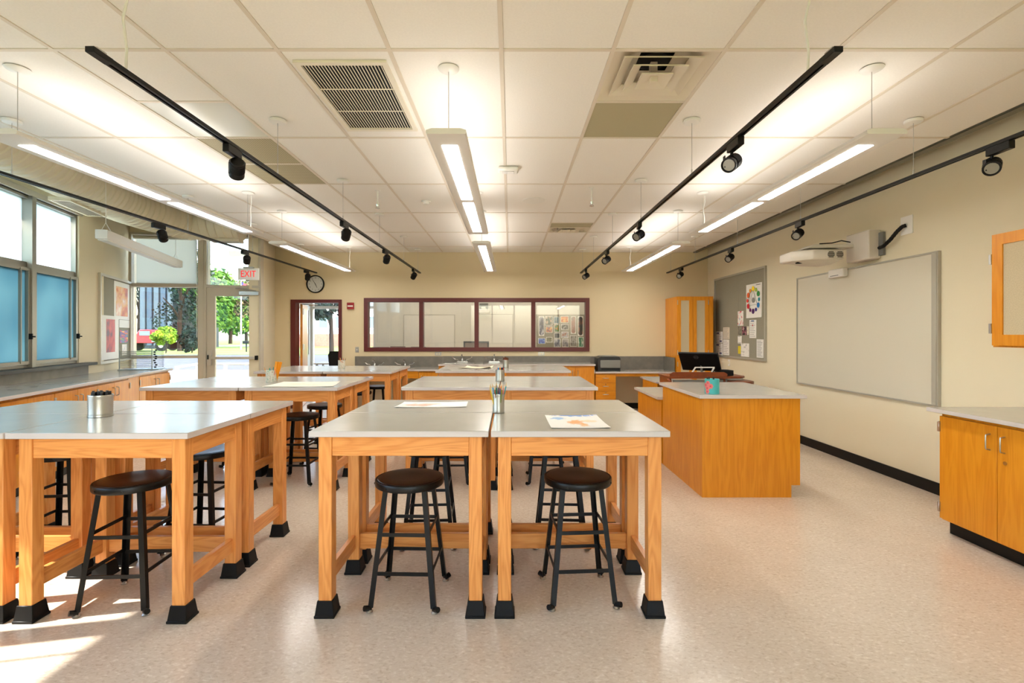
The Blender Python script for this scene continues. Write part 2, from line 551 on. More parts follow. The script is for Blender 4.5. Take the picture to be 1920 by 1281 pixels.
# deck above the open strip, bulkhead at the ceiling edge, slot along the right wall
struct('ceiling_deck', MB().box(-6.6, X_CE, .9, Y_B, Z_D, Z_D + .1), WALL)
struct('ceiling_bulkhead', MB().box(X_CE, X_CE + .05, 1.3, Y_B, Z_C + .02, Z_D), WALL)
struct('ceiling_cover', MB().box(X_CE + .05, X_R + .18, Y_REAR - .15, Y_B, 3.3, 3.36), mat('plenum_dark', (92, 86, 70), .9))
struct('trim_1', MB().box(3.45, 3.475, Y_REAR, Y_B, Z_C - .01, Z_C + .16).box(3.45, 3.52, Y_REAR, Y_B, Z_C - .012, Z_C - .004), mat('slot_trim', (120, 116, 102), .6))
struct('trim_2', MB().box(X_CE - .012, X_CE, 1.3, Y_B, Z_C - .02, Z_C + .06), TEE)

# ceiling: exposed grid with lay-in tiles
GX = [-.05 + .61 * k for k in range(-6, 6)]
GXE = [X_CE] + GX + [3.45]
GY = [-4.59, -3.37, -2.15, -.93, .29, 1.51, 2.73, 3.95, 5.17, 6.39, 7.61, 8.83, Y_B]
ceil = MB()
for x in GX:
    ceil.box(x - .012, x + .012, Y_REAR, Y_B, Z_C - .004, Z_C + .03)
for y in GY[1:-1]:
    x_lo = max(X_CE, -3.606 - .28 * y + .02)
    ceil.box(x_lo, 3.45, y - .012, y + .012, Z_C - .0035, Z_C + .0295)
ceil.box(X_CE, 3.45, Y_B - .02, Y_B, Z_C - .003, Z_C + .029)
ceiling = struct('ceiling', ceil, TEE)
special = set()      # (column, row) cells taken by grilles or panels
def cell(x, y):
    i = max(k for k in range(len(GXE) - 1) if GXE[k] <= x); j = max(k for k in range(len(GY) - 1) if GY[k] <= y)
    return i, j
for x, y in ((.9, 3.0), (.9, 7.0), (-2.2, 3.6), (-2.2, 4.5)):
    special.add(cell(x, y))
_tile_mesh = {}
for i in range(len(GXE) - 1):
    for j in range(len(GY) - 1):
        x0, x1, y0, y1 = GXE[i], GXE[i + 1], GY[j], GY[j + 1]
        if (i, j) in special or x1 - x0 < .03:
            continue
        xw0, xw1 = -3.606 - .28 * y0 + .01, -3.606 - .28 * y1 + .01
        if x0 < xw0:
            if x1 - .02 > xw0:      # cut along the slanting wall
                poly = [(max(x0 + .0125, xw0), y0 + .0125), (x1 - .0125, y0 + .0125), (x1 - .0125, y1 - .0125), (max(x0 + .0125, xw1), y1 - .0125)]
                add('ceiling_tile', MB().prism(poly, 0, .018).mesh('ceiling_tile', TILE), ceiling, (0, 0, Z_C + .001))
            continue
        k = (round(x1 - x0, 3), round(y1 - y0, 3))
        if k not in _tile_mesh:
            _tile_mesh[k] = MB().box(-k[0] / 2 + .0125, k[0] / 2 - .0125, -k[1] / 2 + .0125, k[1] / 2 - .0125, 0, .018).mesh('ceiling_tile', TILE)
        add('ceiling_tile', _tile_mesh[k], ceiling, ((x0 + x1) / 2, (y0 + y1) / 2, Z_C + .001))
def half_tile(x, y, sx, sy, m, name='ceiling_tile'):
    return add(name, MB().box(-sx / 2 + .0125, sx / 2 - .0125, -sy / 2 + .0125, sy / 2 - .0125, 0, .018).mesh(name, m), ceiling, (x, y, Z_C + .001))
def half_bar(x, y):
    add('cross_tee', MB().box(-.305, .305, -.012, .012, -.003, .029).mesh('cross_tee', TEE), ceiling, (x, y, Z_C))
CA, CB = .865, -2.185      # centres of the two special columns
PERF, _nt, _b = base_mat('perforated_panel')
_tc = _nt.nodes.new('ShaderNodeTexCoord'); _ck = _nt.nodes.new('ShaderNodeTexChecker'); _ck.inputs['Scale'].default_value = 70
_mp = _nt.nodes.new('ShaderNodeMapping'); _mp.inputs['Rotation'].default_value = (0, 0, R(45))
_nt.links.new(_tc.outputs['Object'], _mp.inputs['Vector']); _nt.links.new(_mp.outputs[0], _ck.inputs['Vector'])
_ck.inputs[1].default_value = (*lin((190, 180, 146)), 1); _ck.inputs[2].default_value = (*lin((150, 140, 106)), 1)
_nt.links.new(_ck.outputs[0], _b.inputs['Base Color']); _b.inputs['Roughness'].default_value = .6
GLOSSP = mat('glossy_white_panel', (226, 226, 214), .18)
half_bar(CA, 3.34); half_tile(CA, 3.645, .61, .61, OLIVE, 'metal_panel')
half_bar(CA, 6.97); half_tile(CA, 6.68, .61, .58, TILE); half_bar(CA, 7.28)
half_tile(CA, 7.125, .61, .31, OLIVE, 'metal_panel')
half_bar(CB, 3.34); half_tile(CB, 3.035, .61, .61, TILE); half_tile(CB, 3.645, .61, .61, GLOSSP, 'glossy_panel')
half_bar(CB, 4.56); half_tile(CB, 4.255, .61, .61, PERF, 'perforated_panel'); half_tile(CB, 4.865, .61, .61, PERF, 'perforated_panel')

# baseboards
BASE = mat('black_vinyl_base', (10, 10, 9), .4, spec=.25)
struct('baseboard_right', MB().box(X_R - .012, X_R, 3.56, 9.4, 0, .105), BASE)
struct('baseboard_back', MB().box(1.9, 2.9, Y_B - .012, Y_B, 0, .105), BASE)
struct('baseboard_left', MB().box(DX1 + .02, -2.95, Y_B - .012, Y_B, 0, .105), BASE)

# ------------------------------------------------------------------ left windows
for k in range(9):
    s0, s1 = WS[k + 1], WS[k]
    w = s1 - s0
    root = add('window_%d' % (k + 11), None, None, left_pt(s0, 0, Z_SILL), (0, 0, LRZ), kind='structure')
    H = Z_HEAD - Z_SILL; T = Z_TRAN - Z_SILL
    part('window_frame', MB().frame(0, w, 0, H, .02, .12, .03), ALUM, root)
    part('transom', MB().box(.03, w - .03, .03, .11, T - .03, T + .03), ALUM, root)
    clear = k >= 4
    if not clear:
        part('pane', MB().box(.03, w - .03, .07, .078, T + .03, H - .03), FROST_UP, root)
    else:
        part('pane', MB().box(.03, w - .03, .07, .078, T + .03, H - .03), FROST_UP if k < 6 else GLASS, root)  # unseen panes nearest the viewpoint glazed clear to add front fill
    sash = part('sash', MB().frame(.035, w - .035, .035, T - .035, -.005, .06, .035), ALUM, root)
    part('pane', MB().box(.07, w - .07, .025, .033, .07, T - .07), GLASS if clear else FROST_LO, sash)
    sb = MB().box(w - .20, w - .185, -.012, .012, .05, T - .05)
    part('sash_stile', sb, ALUM, sash)
    part('latch', MB().box(w - .065, w - .05, -.035, -.005, .3, .36).box(w - .062, w - .053, -.06, -.03, .32, .335), MATTE_BLACK, sash)
    if k < 8:
        part('mullion', MB().box(-.035, .035, -.02, .14, 0, H), ALUM, root)
sill = struct('trim_3', MB().box(S_START, 6.62, -.12, .03, Z_SILL - .035, Z_SILL), mat('black_sill', (30, 32, 33), .4), loc=W0, rot=(0, 0, LRZ))
struct('trim_4', MB().box(WS[9], 6.50, -.02, .02, Z_HEAD, Z_HEAD + .06), ALUM_L, loc=W0, rot=(0, 0, LRZ))

# ------------------------------------------------------------------ storefront and glazed outer door
sf = add('window_7', None, None, P2, (0, 0, SF_RZ), kind='structure')
Z_T0, Z_T1, Z_TOP = 2.15, 2.20, 3.0
SFM = mat('storefront_metal', (198, 190, 173), .5)
part('window_frame', MB().frame(0, 1.05, 0, Z_TOP, -.02, .12, .035), SFM, sf)
part('mullion', MB().box(1.0, 1.085, -.03, .13, 0, Z_TOP), SFM, sf)
part('transom', MB().box(.035, 1.0, -.015, .115, Z_T0, Z_T1), SFM, sf)
part('transom', MB().box(.035, 1.0, -.015, .115, 1.02, 1.065), SFM, sf)
for z0, z1 in ((.035, 1.02), (1.065, Z_T0), (Z_T1, Z_TOP - .035)):
    part('pane', MB().box(.035, 1.0, .045, .055, z0, z1), GLASS, sf)
part('window_frame', MB().frame(1.085, SF_L, Z_T0, Z_TOP, -.02, .12, .04), SFM, sf)
part('pane', MB().box(1.125, SF_L - .04, .045, .055, Z_T1, Z_TOP - .04), GLASS, sf)
part('jamb', MB().box(1.085, 1.115, -.02, .12, 0, Z_T0), SFM, sf)
part('jamb', MB().box(SF_L - .03, SF_L, -.02, .12, 0, Z_T0), SFM, sf)
d1 = add('door_1', None, None, P2 + Vector((math.cos(SF_RZ), math.sin(SF_RZ), 0)) * 1.12, (0, 0, SF_RZ), kind='structure')
dw = SF_L - .035 - 1.12
part('door_frame', MB().frame(0, dw, .01, Z_T0 - .005, 0, .045, .125, wb=.25, wt=.13), SFM, d1)
part('pane', MB().box(.125, dw - .125, .018, .026, .26, Z_T0 - .135), GLASS, d1)
bar = part('panic_bar', MB().box(.09, dw - .02, -.075, -.045, 1.0, 1.04), ALUM_L, d1, bevel=.004)
part('bracket', MB().box(dw - .04, dw - .012, -.08, 0, .985, 1.055), MATTE_BLACK, bar)
lk = part('lock_case', MB().box(.02, .085, -.05, 0, .9, 1.14), ALUM_L, d1, bevel=.005)
part('latch', MB().box(.03, .05, -.06, -.05, 1.0, 1.07), MATTE_BLACK, lk)
cl = part('door_closer', MB().box(.5, .80, -.06, 0, Z_T0 - .12, Z_T0 - .055), STEEL, d1, bevel=.005)
part('closer_arm', MB().path([(.76, -.05, Z_T0 - .05), (.60, -.13, Z_T0 - .03), (.44, -.02, Z_T0 - .01)], .01, 6), STEEL, cl)

# roller shade in the upper left light
shd = thing('roller_shade', 'pale roller shade pulled down over the upper glass beside the outer door', 'shade', P2 + Vector((0, 0, 0)), SF_RZ)
SHADE = frosted('shade_cloth', (.74, .72, .64), tint2=None)
part('shade_cloth', MB().box(.115, .985, -.034, -.031, 2.20, 2.9), SHADE, shd)
part('roller', MB().tube((.09, -.06, 2.92), (.985, -.06, 2.92), .028, 12), ALUM_L, shd)
part('hem_bar', MB().box(.11, .985, -.04, -.025, 2.185, 2.205), ALUM_L, shd)
part('pull_chain', MB().tube((.995, -.05, 1.35), (.995, -.05, 2.9), .004, 6), PLAST, shd)

# ------------------------------------------------------------------ borrowed-light window and inner door in the back wall
win = add('window_8', None, None, (WX0, Y_B, WZ0), kind='structure')
ww = WX1 - WX0; wh = WZ1 - WZ0
part('window_frame', MB().frame(0, ww, 0, wh, -.03, .12, .075), MAROON, win)
mxs = [0.0375] + [(u - CU) * Y_B / F_PX - WX0 for u in (790, 893.5, 1000)] + [ww - .0375]
for x in mxs[1:-1]:
    part('mullion', MB().box(x - .038, x + .038, -.025, .11, .075, wh - .075), MAROON, win)
for a, b in zip(mxs[:-1], mxs[1:]):
    part('pane', MB().box(a + .0375, b - .0375, .05, .056, .075, wh - .075), GLASS, win)
d2 = add('door_2', None, None, (DX0, Y_B, 0), kind='structure')
dwid = DX1 - DX0
part('door_frame', MB()._add(*(lambda: (
    [(x, y, z) for y in (-.03, .15) for x, z in ((0, 0), (.09, 0), (.09, DZ - .06), (dwid - .06, DZ - .06), (dwid - .06, 0), (dwid, 0), (dwid, DZ), (0, DZ))],
    [(0, 1, 2, 7), (2, 3, 6, 7), (3, 4, 5, 6), (15, 10, 9, 8), (15, 14, 11, 10), (14, 13, 12, 11)] + [(i, (i + 1) % 8, 8 + (i + 1) % 8, 8 + i) for i in range(8)]))()), MAROON, d2)
leaf = part('door_leaf', MB().box(0, .045, 0, .86, .01, DZ - .07), VEN[2], d2, loc=(.10, .16, 0), rot=(0, 0, R(16)))
for z in (.35, 1.1, 1.78):
    part('hinge', MB().box(.05, .075, -.02, .05, z, z + .11), STEEL, leaf)
part('closer_arm', MB().path([(.2, .02, DZ - .085), (.38, .3, DZ - .08), (.14, .5, DZ - .085)], .01, 6), STEEL, d2)

# ------------------------------------------------------------------ work tables
TZ, TT, TWID, TDEP = .927, .030, .88, .585
def make_table():
    t = thing('work_table', 'x', 'table', (0, 0, 0))
    w, d = TWID, TDEP
    ov = .035; lg = .066
    bm = MB(); bm.slot = 0
    top = MB().box(-w / 2 + .002, w / 2 - .002, -d / 2 + .002, d / 2 - .002, TZ - TT, TZ).mesh('table_top', [LAMINATE, LAM_EDGE], .002)
    for p in top.polygons:
        if abs(p.normal.z) < .5: p.material_index = 1
    add('table_top', top, t)
    lx = w / 2 - ov - lg / 2; ly = d / 2 - ov - lg / 2
    zt = TZ - TT
    leg_me = MB().box(-lg / 2, lg / 2, -lg / 2, lg / 2, .07, zt).mesh('leg', OAK[2], .003)
    boot_me = MB().taper(-lg / 2 - .005, lg / 2 + .005, -lg / 2 - .005, lg / 2 + .005, .012, .082, .009).mesh('boot', RUBBER, .002)
    foot_me = MB().box(-lg / 2 - .017, lg / 2 + .017, -lg / 2 - .017, lg / 2 + .017, 0, .013).mesh('boot_flange', RUBBER, .002)
    for sx in (-1, 1):
        for sy in (-1, 1):
            l = add('leg', leg_me, t, (sx * lx, sy * ly, 0))
            b = add('boot', boot_me, l)
            KIDS.setdefault(l.name, []).append(b)
            add('boot_flange', foot_me, l)
    ah = .10
    fa = MB().box(-lx + lg / 2, lx - lg / 2, -.011, .011, zt - ah, zt).mesh('apron', OAK[0], .002)
    sa = MB().box(-.011, .011, -ly + lg / 2, ly - lg / 2, zt - ah, zt).mesh('apron', OAK[1], .002)
    for s in (-1, 1):
        add('apron', fa, t, (0, s * (ly + lg / 2 - .016), 0))
        add('apron', sa, t, (s * (lx + lg / 2 - .016), 0, 0))
    ss = MB().box(-.014, .014, -ly + lg / 2, ly - lg / 2, .145, .225).mesh('stretcher', OAK[1], .002)
    bs = MB().box(-lx + lg / 2, lx - lg / 2, -.014, .014, .14, .228).mesh('stretcher', OAK[0], .002)
    for s in (-1, 1):
        add('stretcher', ss, t, (s * (lx + .002), 0, 0))
    add('stretcher', bs, t, (0, ly - .002, 0))
    # bolt heads where the long stretcher meets the rear legs
    bolt = MB().tube((0, -lg / 2 - .003, .17), (0, -lg / 2 + .002, .17), .006, 8).mesh('bolt', MATTE_BLACK)
    for s in (-1, 1):
        for dz in (0, .03):
            add('bolt', bolt, t, (s * lx, ly, dz))
    return t
KIDS.clear()
proto_table = make_table()
KIDS.clear()
clusters = [
    ('nearest centre cluster', [-.545, .343], 2.445, 1),
    ('middle centre cluster', [-.54, .345], 4.48, 1),
    ('farthest centre cluster', [-.535, .35], 6.50, 1),
    ('nearest left cluster', [-2.87, -1.985], 2.40, 1),
    ('middle left cluster', [-2.86, -1.975], 4.45, 1),
    ('farthest left cluster', [-2.83, -1.945], 6.37, 1),
]
first = True
for cname, xs, y0, _ in clusters:
    for ix, x in enumerate(xs):
        for iy in range(2):
            lab = 'grey-topped oak table, %s %s of four in the %s' % (('near', 'far')[iy], ('left', 'right')[ix], cname)
            loc = (x, y0 + TDEP / 2 + iy * (TDEP + .004), 0)
            if first:
                o = proto_table; o.location = loc; o['label'] = lab; first = False
                o.rotation_euler.z = math.pi if iy else 0
                o['group'] = 'grey-topped work tables'
            else:
                copy_tree(proto_table, None, lab, loc, (0, 0, math.pi if iy else 0), 'grey-topped work tables')

# ------------------------------------------------------------------ stools
def lbar(mb, p, q, w, th, ax, ay):
    """steel angle from p to q; the two flanges run along ax and ay."""
    p = Vector(p); q = Vector(q); ax = Vector(ax); ay = Vector(ay)
    prof = [(0, 0), (w, 0), (w, th), (th, th), (th, w), (0, w)]
    vs = [c + ax * a + ay * b for c in (p, q) for a, b in prof]
    n = 6
    return mb._add(vs, [tuple(range(n - 1, -1, -1)), tuple(range(n, 2 * n))] + [(i, (i + 1) % n, n + (i + 1) % n, n + i) for i in range(n)])
def make_stool():
    t = thing('work_stool', 'x', 'stool')
    Z = .635
    part('seat', MB().lathe([(.172, Z - .018), (.172, Z - .006), (.165, Z + .002), (.14, Z + .005), (.07, Z + .001), (.01, Z)], 40), SEAT, t)
    rim = part('seat_rim', MB().lathe([(.150, Z - .035), (.178, Z - .035), (.181, Z - .030), (.181, Z - .004), (.178, Z), (.168, Z), (.168, Z - .02), (.150, Z - .03)], 40), BLACK, t)
    for k in range(8):
        a = k * math.pi / 4 + .3
        part('rivet', MB().tube((.179 * math.cos(a), .179 * math.sin(a), Z - .02), (.184 * math.cos(a), .184 * math.sin(a), Z - .02), .005, 8), BLACK, rim)
    tb, bb = .112, .172
    def corner(sx, sy, z):
        k = (Z - .03 - z) / (Z - .03 - .02)
        h = tb + (bb - tb) * k
        return Vector((sx * h, sy * h, z))
    for sx in (-1, 1):
        for sy in (-1, 1):
            m = MB(); lbar(m, corner(sx, sy, .022), corner(sx, sy, Z - .03), .026, .004, (-sx, 0, 0), (0, -sy, 0))
            lg = part('leg', m, BLACK, t)
            c = corner(sx, sy, 0)
            part('foot_glide', MB().lathe([(.017, 0), (.019, .004), (.012, .012), (.006, .016), (.006, .024)], 12, (c.x - sx * .008, c.y - sy * .008, 0)), STEEL, lg)
            g = MB(); g.tube((c.x - sx * .013, c.y - sy * .013, .016), (c.x + sx * .012, c.y + sy * .012, .026), .014, 8)
            part('foot_bracket', g, BLACK, lg)
    for z0, z1 in ((.185, .20), (.375, .39)):
        for s in (-1, 1):
            a, b = corner(-1, s, z0), corner(1, s, z0)
            m = MB().box(a.x + .004, b.x - .004, a.y - s * .004 - .003, a.y - s * .004 + .003, z0 - .009, z0 + .009)
            part('rung', m, BLACK, t)
            a, b = corner(s, -1, z1), corner(s, 1, z1)
            m = MB().box(a.x - s * .004 - .003, a.x - s * .004 + .003, a.y + .004, b.y - .004, z1 - .009, z1 + .009)
            part('rung', m, BLACK, t)
    return t
stool0 = make_stool()
stools = [
    (-.54, 2.69, -2, 'under the near left table of the nearest centre cluster'),
    (.365, 2.72, 4, 'under the near right table of the nearest centre cluster'),
    (-.545, 3.42, 3, 'at the far side of the nearest centre cluster, left one of two'),
    (.34, 3.43, -3, 'at the far side of the nearest centre cluster, right one of two'),
    (-.56, 4.79, 2, 'under the near left table of the middle centre cluster'),
    (.34, 4.80, -2, 'under the near right table of the middle centre cluster'),
    (-.52, 5.52, 2, 'at the far side of the middle centre cluster, left one of two'),
    (.36, 5.54, 8, 'at the far side of the middle centre cluster, right one of two'),
    (-1.995, 2.66, 3, 'under the near right table of the nearest left cluster'),
    (-2.03, 3.34, -4, 'at the far side of the nearest left cluster, under its right table'),
    (-2.93, 3.30, 6, 'at the far side of the nearest left cluster, under its left table'),
    (-2.015, 4.785, 0, 'under the near right table of the middle left cluster'),
    (-2.03, 5.48, -7, 'at the far side of the middle left cluster, under its right table'),
    (-2.86, 5.42, 4, 'at the far side of the middle left cluster, under its left table'),
    (-2.04, 6.69, 2, 'under the near right table of the farthest left cluster'),
    (-1.96, 7.45, -5, 'at the far side of the farthest left cluster'),
]
for i, (x, y, a, where) in enumerate(stools):
    lab = 'round black stool ' + where
    if i == 0:
        stool0.location = (x, y, 0); stool0.rotation_euler.z = R(a); stool0['label'] = lab; stool0['group'] = 'round black steel stools'
    else:
        copy_tree(stool0, None, lab, (x, y, 0), (0, 0, R(a)), 'round black steel stools')

# ------------------------------------------------------------------ casework
CASE_EDGE = mat('case_gap_dark', (70, 38, 10), .8)
def pull(parent, x, z, y, vertical=True, L=.10):
    h = L / 2
    if vertical:
        pts = [(x, y, z - h), (x, y - .026, z - h + .006), (x, y - .028, z - h + .014), (x, y - .028, z + h - .014), (x, y - .026, z + h - .006), (x, y, z + h)]
    else:
        pts = [(x - h, y, z), (x - h + .006, y - .026, z), (x - h + .014, y - .028, z), (x + h - .014, y - .028, z), (x + h - .006, y - .026, z), (x + h, y, z)]
    return part('handle', MB().path(pts, .0045, 8), STEEL, parent)
def hinge(parent, x, z, y):
    return part('hinge', MB().box(x - .007, x + .007, y - .012, y + .004, z - .035, z + .035), STEEL, parent, bevel=.002)
def base_cabinet(label, loc, rz, w, d, h, layout='doors', lock=False, toe=.1, name='base_cabinet', group=None, z0=0.0):
    """local: front at y=0 facing -y, x from 0 to w."""
    c = thing(name, label, 'cabinet', loc, rz, group)
    part('body', MB().box(0, w, .02, d, toe, h), VEN[2], c)
    if toe: part('toe_kick', MB().box(0, w, .075, d, 0, toe), BASE, c)
    g = .002
    if layout == 'doors':
        n = 2 if w > .5 else 1
        dwid = w / n
        for k in range(n):
            x0, x1 = k * dwid + g, (k + 1) * dwid - g
            dr = part('door', MB().box(x0, x1, 0, .019, toe + .012, h - .025), VEN[2], c, bevel=.001)
            hx = x1 - .045 if (k == 0 and n == 2) else x0 + .045
            pull(dr, hx, h - .13, 0)
            ex = x0 if (k == 0 and n == 2) else x1
            for z in (toe + .09, h - .1):
                hinge(dr, ex, z, 0)
            if lock and k == n - 1:
                part('lock', MB().tube((x0 + .05, -.006, h - .24), (x0 + .05, 0, h - .24), .011, 12), CHROME, dr)
    else:
        n = layout
        hh = (h - .02 - toe - .01) / n
        for k in range(n):
            z0, z1 = toe + .01 + k * hh + g, toe + .01 + (k + 1) * hh - g
            dr = part('drawer', MB().box(g, w - g, 0, .019, z0, z1), VEN[0], c, bevel=.001)
            pull(dr, w / 2, z1 - .06, 0, False)
            part('lock', MB().tube((w / 2, -.004, z1 - .025), (w / 2, 0, z1 - .025), .008, 10), CHROME, dr)
    return c
def worktop_mesh(name, poly, z0, z1):
    me = MB().prism(poly, z0, z1).mesh(name, [LAMINATE, LAM_EDGE], .0015)
    for p in me.polygons:
        if abs(p.normal.z) < .5: p.material_index = 1
    return me

# left run under the windows
CT = .90
for k, (s0, lab) in enumerate(((5.48, 'farthest of'), (4.72, 'third of'), (3.955, 'second of'), (3.19, 'nearest of'))):
    base_cabinet('oak two-door base cabinet under the windows, %s the four along the left wall' % lab, left_pt(s0, .62), LRZ, .76, .6, CT - .032,
                 group='base cabinets along the window wall')
wt = thing('worktop', 'long grey laminate worktop running below the left windows', 'worktop', W0, LRZ)
add('worktop_slab', worktop_mesh('worktop_slab', [(3.17, -.66), (6.24, -.66), (6.24, -.003), (3.17, -.003)], CT - .03, CT), wt)
part('backsplash', MB().box(3.17, 6.62, -.022, -.004, CT, Z_SILL - .037), LAM_DARK, wt)
# angled end unit
e0 = Vector((-4.83, 6.53, 0)); e1 = Vector((-5.0, 7.36, 0)); ed = e1 - e0; ERZ = math.atan2(ed.y, ed.x)
base_cabinet('oak two-door end cabinet at the far end of the left worktop, beside the outer door', e0, ERZ, ed.length, .5, CT - .032, group='base cabinets along the window wall')
wt2 = thing('worktop', 'short angled grey worktop below the framed artwork board', 'worktop', (0, 0, 0))
n2 = Vector((ed.y, -ed.x, 0)).normalized() * .03
pa = left_pt(6.245, .66); 
add('worktop_slab', worktop_mesh('worktop_slab', [(pa.x, pa.y), (e0.x + n2.x, e0.y + n2.y), (e1.x + n2.x, e1.y + n2.y + .02), (-5.72, 7.42), (P1.x + .03, P1.y), (left_pt(6.245, .01).x, left_pt(6.245, .01).y)], CT - .03, CT), wt2)
fa, fb = left_pt(6.25, .6), e0
fd = fb - fa
part('filler', MB().box(0, fd.length - .01, .0, .02, .1, CT - .032), VEN[2], wt2, loc=(fa.x, fa.y, 0), rot=(0, 0, math.atan2(fd.y, fd.x)))

# drying rack of wire shelves on the end worktop
rk = thing('drying_rack', 'wire drying rack with a strip of black clips standing on the end worktop', 'rack', (-5.24, 7.10, CT), R(20))
WIRE = mat('rack_wire', (150, 160, 160), .4, metal=.7)
for k in range(14):
    z = .03 + k * .017
    m = MB()
    for px in (-.16, -.05, .06, .17):
        m.tube((px - .02, -.13, z + .012), (px + .05, .13, z), .0034, 5)
    m.tube((-.2, -.13, z + .012), (.17, -.13, z + .012), .0038, 5).tube((-.1, .13, z), (.25, .13, z), .0038, 5)
    part('wire_shelf', m, WIRE, rk)
for k in range(9):
    part('clip', MB().box(.205 + .012 * math.sin(k * 1.7), .228 + .012 * math.sin(k * 1.7), -.15, -.128, .03 + k * .03, .05 + k * .03), MATTE_BLACK, rk)
part('upright', MB().box(-.21, -.2, -.135, -.125, 0, .28), WIRE, rk)
part('upright', MB().box(.17, .18, -.135, -.125, 0, .3), WIRE, rk)
part('base_tray', MB().box(-.22, .26, -.15, .15, 0, .012), WIRE, rk)

# right base cabinets with worktop, wall cabinet above
RZ_R = -math.pi / 2
CR = .882
base_cabinet('oak two-door base cabinet with steel pulls against the right wall, far one', (3.02, 3.53, 0), RZ_R, .84, .70, CR - .03, lock=True, group='base cabinets on the right wall')
base_cabinet('oak two-door base cabinet on the right wall, cut off by the picture edge', (3.02, 2.685, 0), RZ_R, .84, .70, CR - .03, lock=True, group='base cabinets on the right wall')
rt = thing('worktop', 'grey laminate worktop on the base cabinets by the right wall', 'worktop', (0, 0, 0))
add('worktop_slab', worktop_mesh('worktop_slab', [(2.965, 1.7), (3.725, 1.7), (3.725, 3.575), (2.965, 3.575)], CR - .028, CR), rt)
wc = thing('wall_cabinet', 'oak wall cabinet with linen tackboard door above the right worktop', 'cabinet', (3.38, 3.53, 1.31), RZ_R)
H = .785
part('body', MB().box(0, .95, .02, .345, 0, H), VEN[2], wc)
for k in range(2):
    x0 = .012 + k * .47
    dr = part('door', MB().frame(x0, x0 + .464, .012, H - .0, -.002, .019, .075), VEN[2], wc)
    part('tack_panel', MB().box(x0 + .075, x0 + .389, .006, .014, .087, H - .075), LINEN, dr)
    for z in (.13, H - .17):
        part('hinge', MB().box(x0 - .018 if k == 0 else x0 + .46, x0 + .0 if k == 0 else x0 + .478, -.008, .004, z - .035, z + .035), STEEL, dr)

# teacher's desk: tall part and low wing
td = thing('teacher_desk', 'orange oak casework desk with closed panels standing right of the centre tables', 'desk', (0, 0, 0))
part('front_panel', MB().prism([(1.645, 0), (2.41, 0), (2.41, .105), (2.485, .105), (2.485, .852), (1.645, .852)], 4.30, 4.32, 'y'), VEN[2], td)
part('side_panel', MB().box(1.645, 1.665, 4.322, 5.41, 0, .852), VEN[2], td)
part('body', MB().box(1.667, 2.465, 4.322, 5.41, .1, .85), VEN[2], td)
part('toe_kick', MB().box(1.667, 2.40, 4.322, 5.41, 0, .098), BASE, td)
for k in range(6):
    z0 = .112 + k * .123
    dr = part('drawer', MB().box(2.468, 2.488, 4.325, 4.85, z0, z0 + .119), VEN[1], td)
    part('handle', MB().path([(2.488, 4.53, z0 + .07), (2.512, 4.535, z0 + .07), (2.512, 4.64, z0 + .07), (2.488, 4.645, z0 + .07)], .0045, 6), STEEL, dr)
tdt = thing('worktop', 'grey laminate top of the tall desk, holding the turquoise can', 'worktop', (0, 0, 0))
add('worktop_slab', worktop_mesh('worktop_slab', [(1.61, 4.265), (2.525, 4.265), (2.525, 5.43), (1.61, 5.43)], .852, .882), tdt)
wg = thing('desk_wing', 'low oak desk wing behind the tall desk with its own grey top', 'desk', (0, 0, 0))
part('side_panel', MB().box(1.635, 1.655, 5.435, 6.42, 0, .688), VEN[2], wg)
part('end_panel', MB().box(1.657, 2.02, 6.40, 6.42, 0, .688), VEN[2], wg)
part('inner_panel', MB().box(2.0, 2.02, 5.435, 6.398, 0, .688), VEN[2], wg)
add('desk_top', worktop_mesh('desk_top', [(1.595, 5.435), (2.05, 5.435), (2.05, 6.46), (1.595, 6.46)], .69, .72), wg)

# back wall casework
YF = 8.86
base_cabinet('narrow oak cabinet beside the low sink counter', (-1.62, YF, 0), 0, .345, .6, .748, group='back wall cabinets')
sk = thing('sink_counter', 'low grey counter with two sinks below the left end of the inner window', 'counter', (0, 0, 0))
add('counter_slab', worktop_mesh('counter_slab', [(-2.93, YF - .03), (-1.275, YF - .03), (-1.275, Y_B - .004), (-2.93, Y_B - .004)], .75, .78), sk)
part('apron', MB().box(-2.9, -1.625, YF, YF + .02, .62, .748), VEN[0], sk)
part('end_panel', MB().box(-2.92, -2.9, YF, Y_B - .01, 0, .748), VEN[2], sk)
part('backsplash', MB().box(-2.93, -1.275, Y_B - .024, Y_B - .004, .78, .985), LAM_DARK, sk)
for x in (-2.54, -1.97):
    part('sink_bowl', MB().lathe([(.01, .66), (.15, .66), (.19, .7), (.21, .783), (.225, .783), (.225, .778), (.2, .775), (.2, .70), (.16, .655)], 28, (x, 9.14, 0)), STEEL, sk)
for k in range(4):
    base_cabinet('oak two-door cabinet under the raised back counter, %s from the left' % ('first', 'second', 'third', 'fourth')[k], (-1.27 + k * .69, YF, 0), 0, .69, .6, .842, group='back wall cabinets')
hc = thing('raised_counter', 'raised grey counter along the back wall below the inner window', 'counter', (0, 0, 0))
add('counter_slab', worktop_mesh('counter_slab', [(-1.273, YF - .03), (1.50, YF - .03), (1.50, Y_B - .004), (-1.273, Y_B - .004)], .843, .873), hc)
part('backsplash', MB().box(-1.273, 1.50, Y_B - .024, Y_B - .004, .873, .988), LAM_DARK, hc)
for x in (-.87, -.29):
    part('sink_bowl', MB().lathe([(.01, .75), (.13, .75), (.17, .79), (.2, .876), (.215, .876), (.215, .871), (.19, .868), (.18, .79), (.14, .745)], 28, (x, 9.12, 0)), STEEL, hc)
base_cabinet('oak drawer stack beside the knee space at the back wall', (1.505, YF, 0), 0, .36, .6, .708, layout=4, group='back wall cabinets')
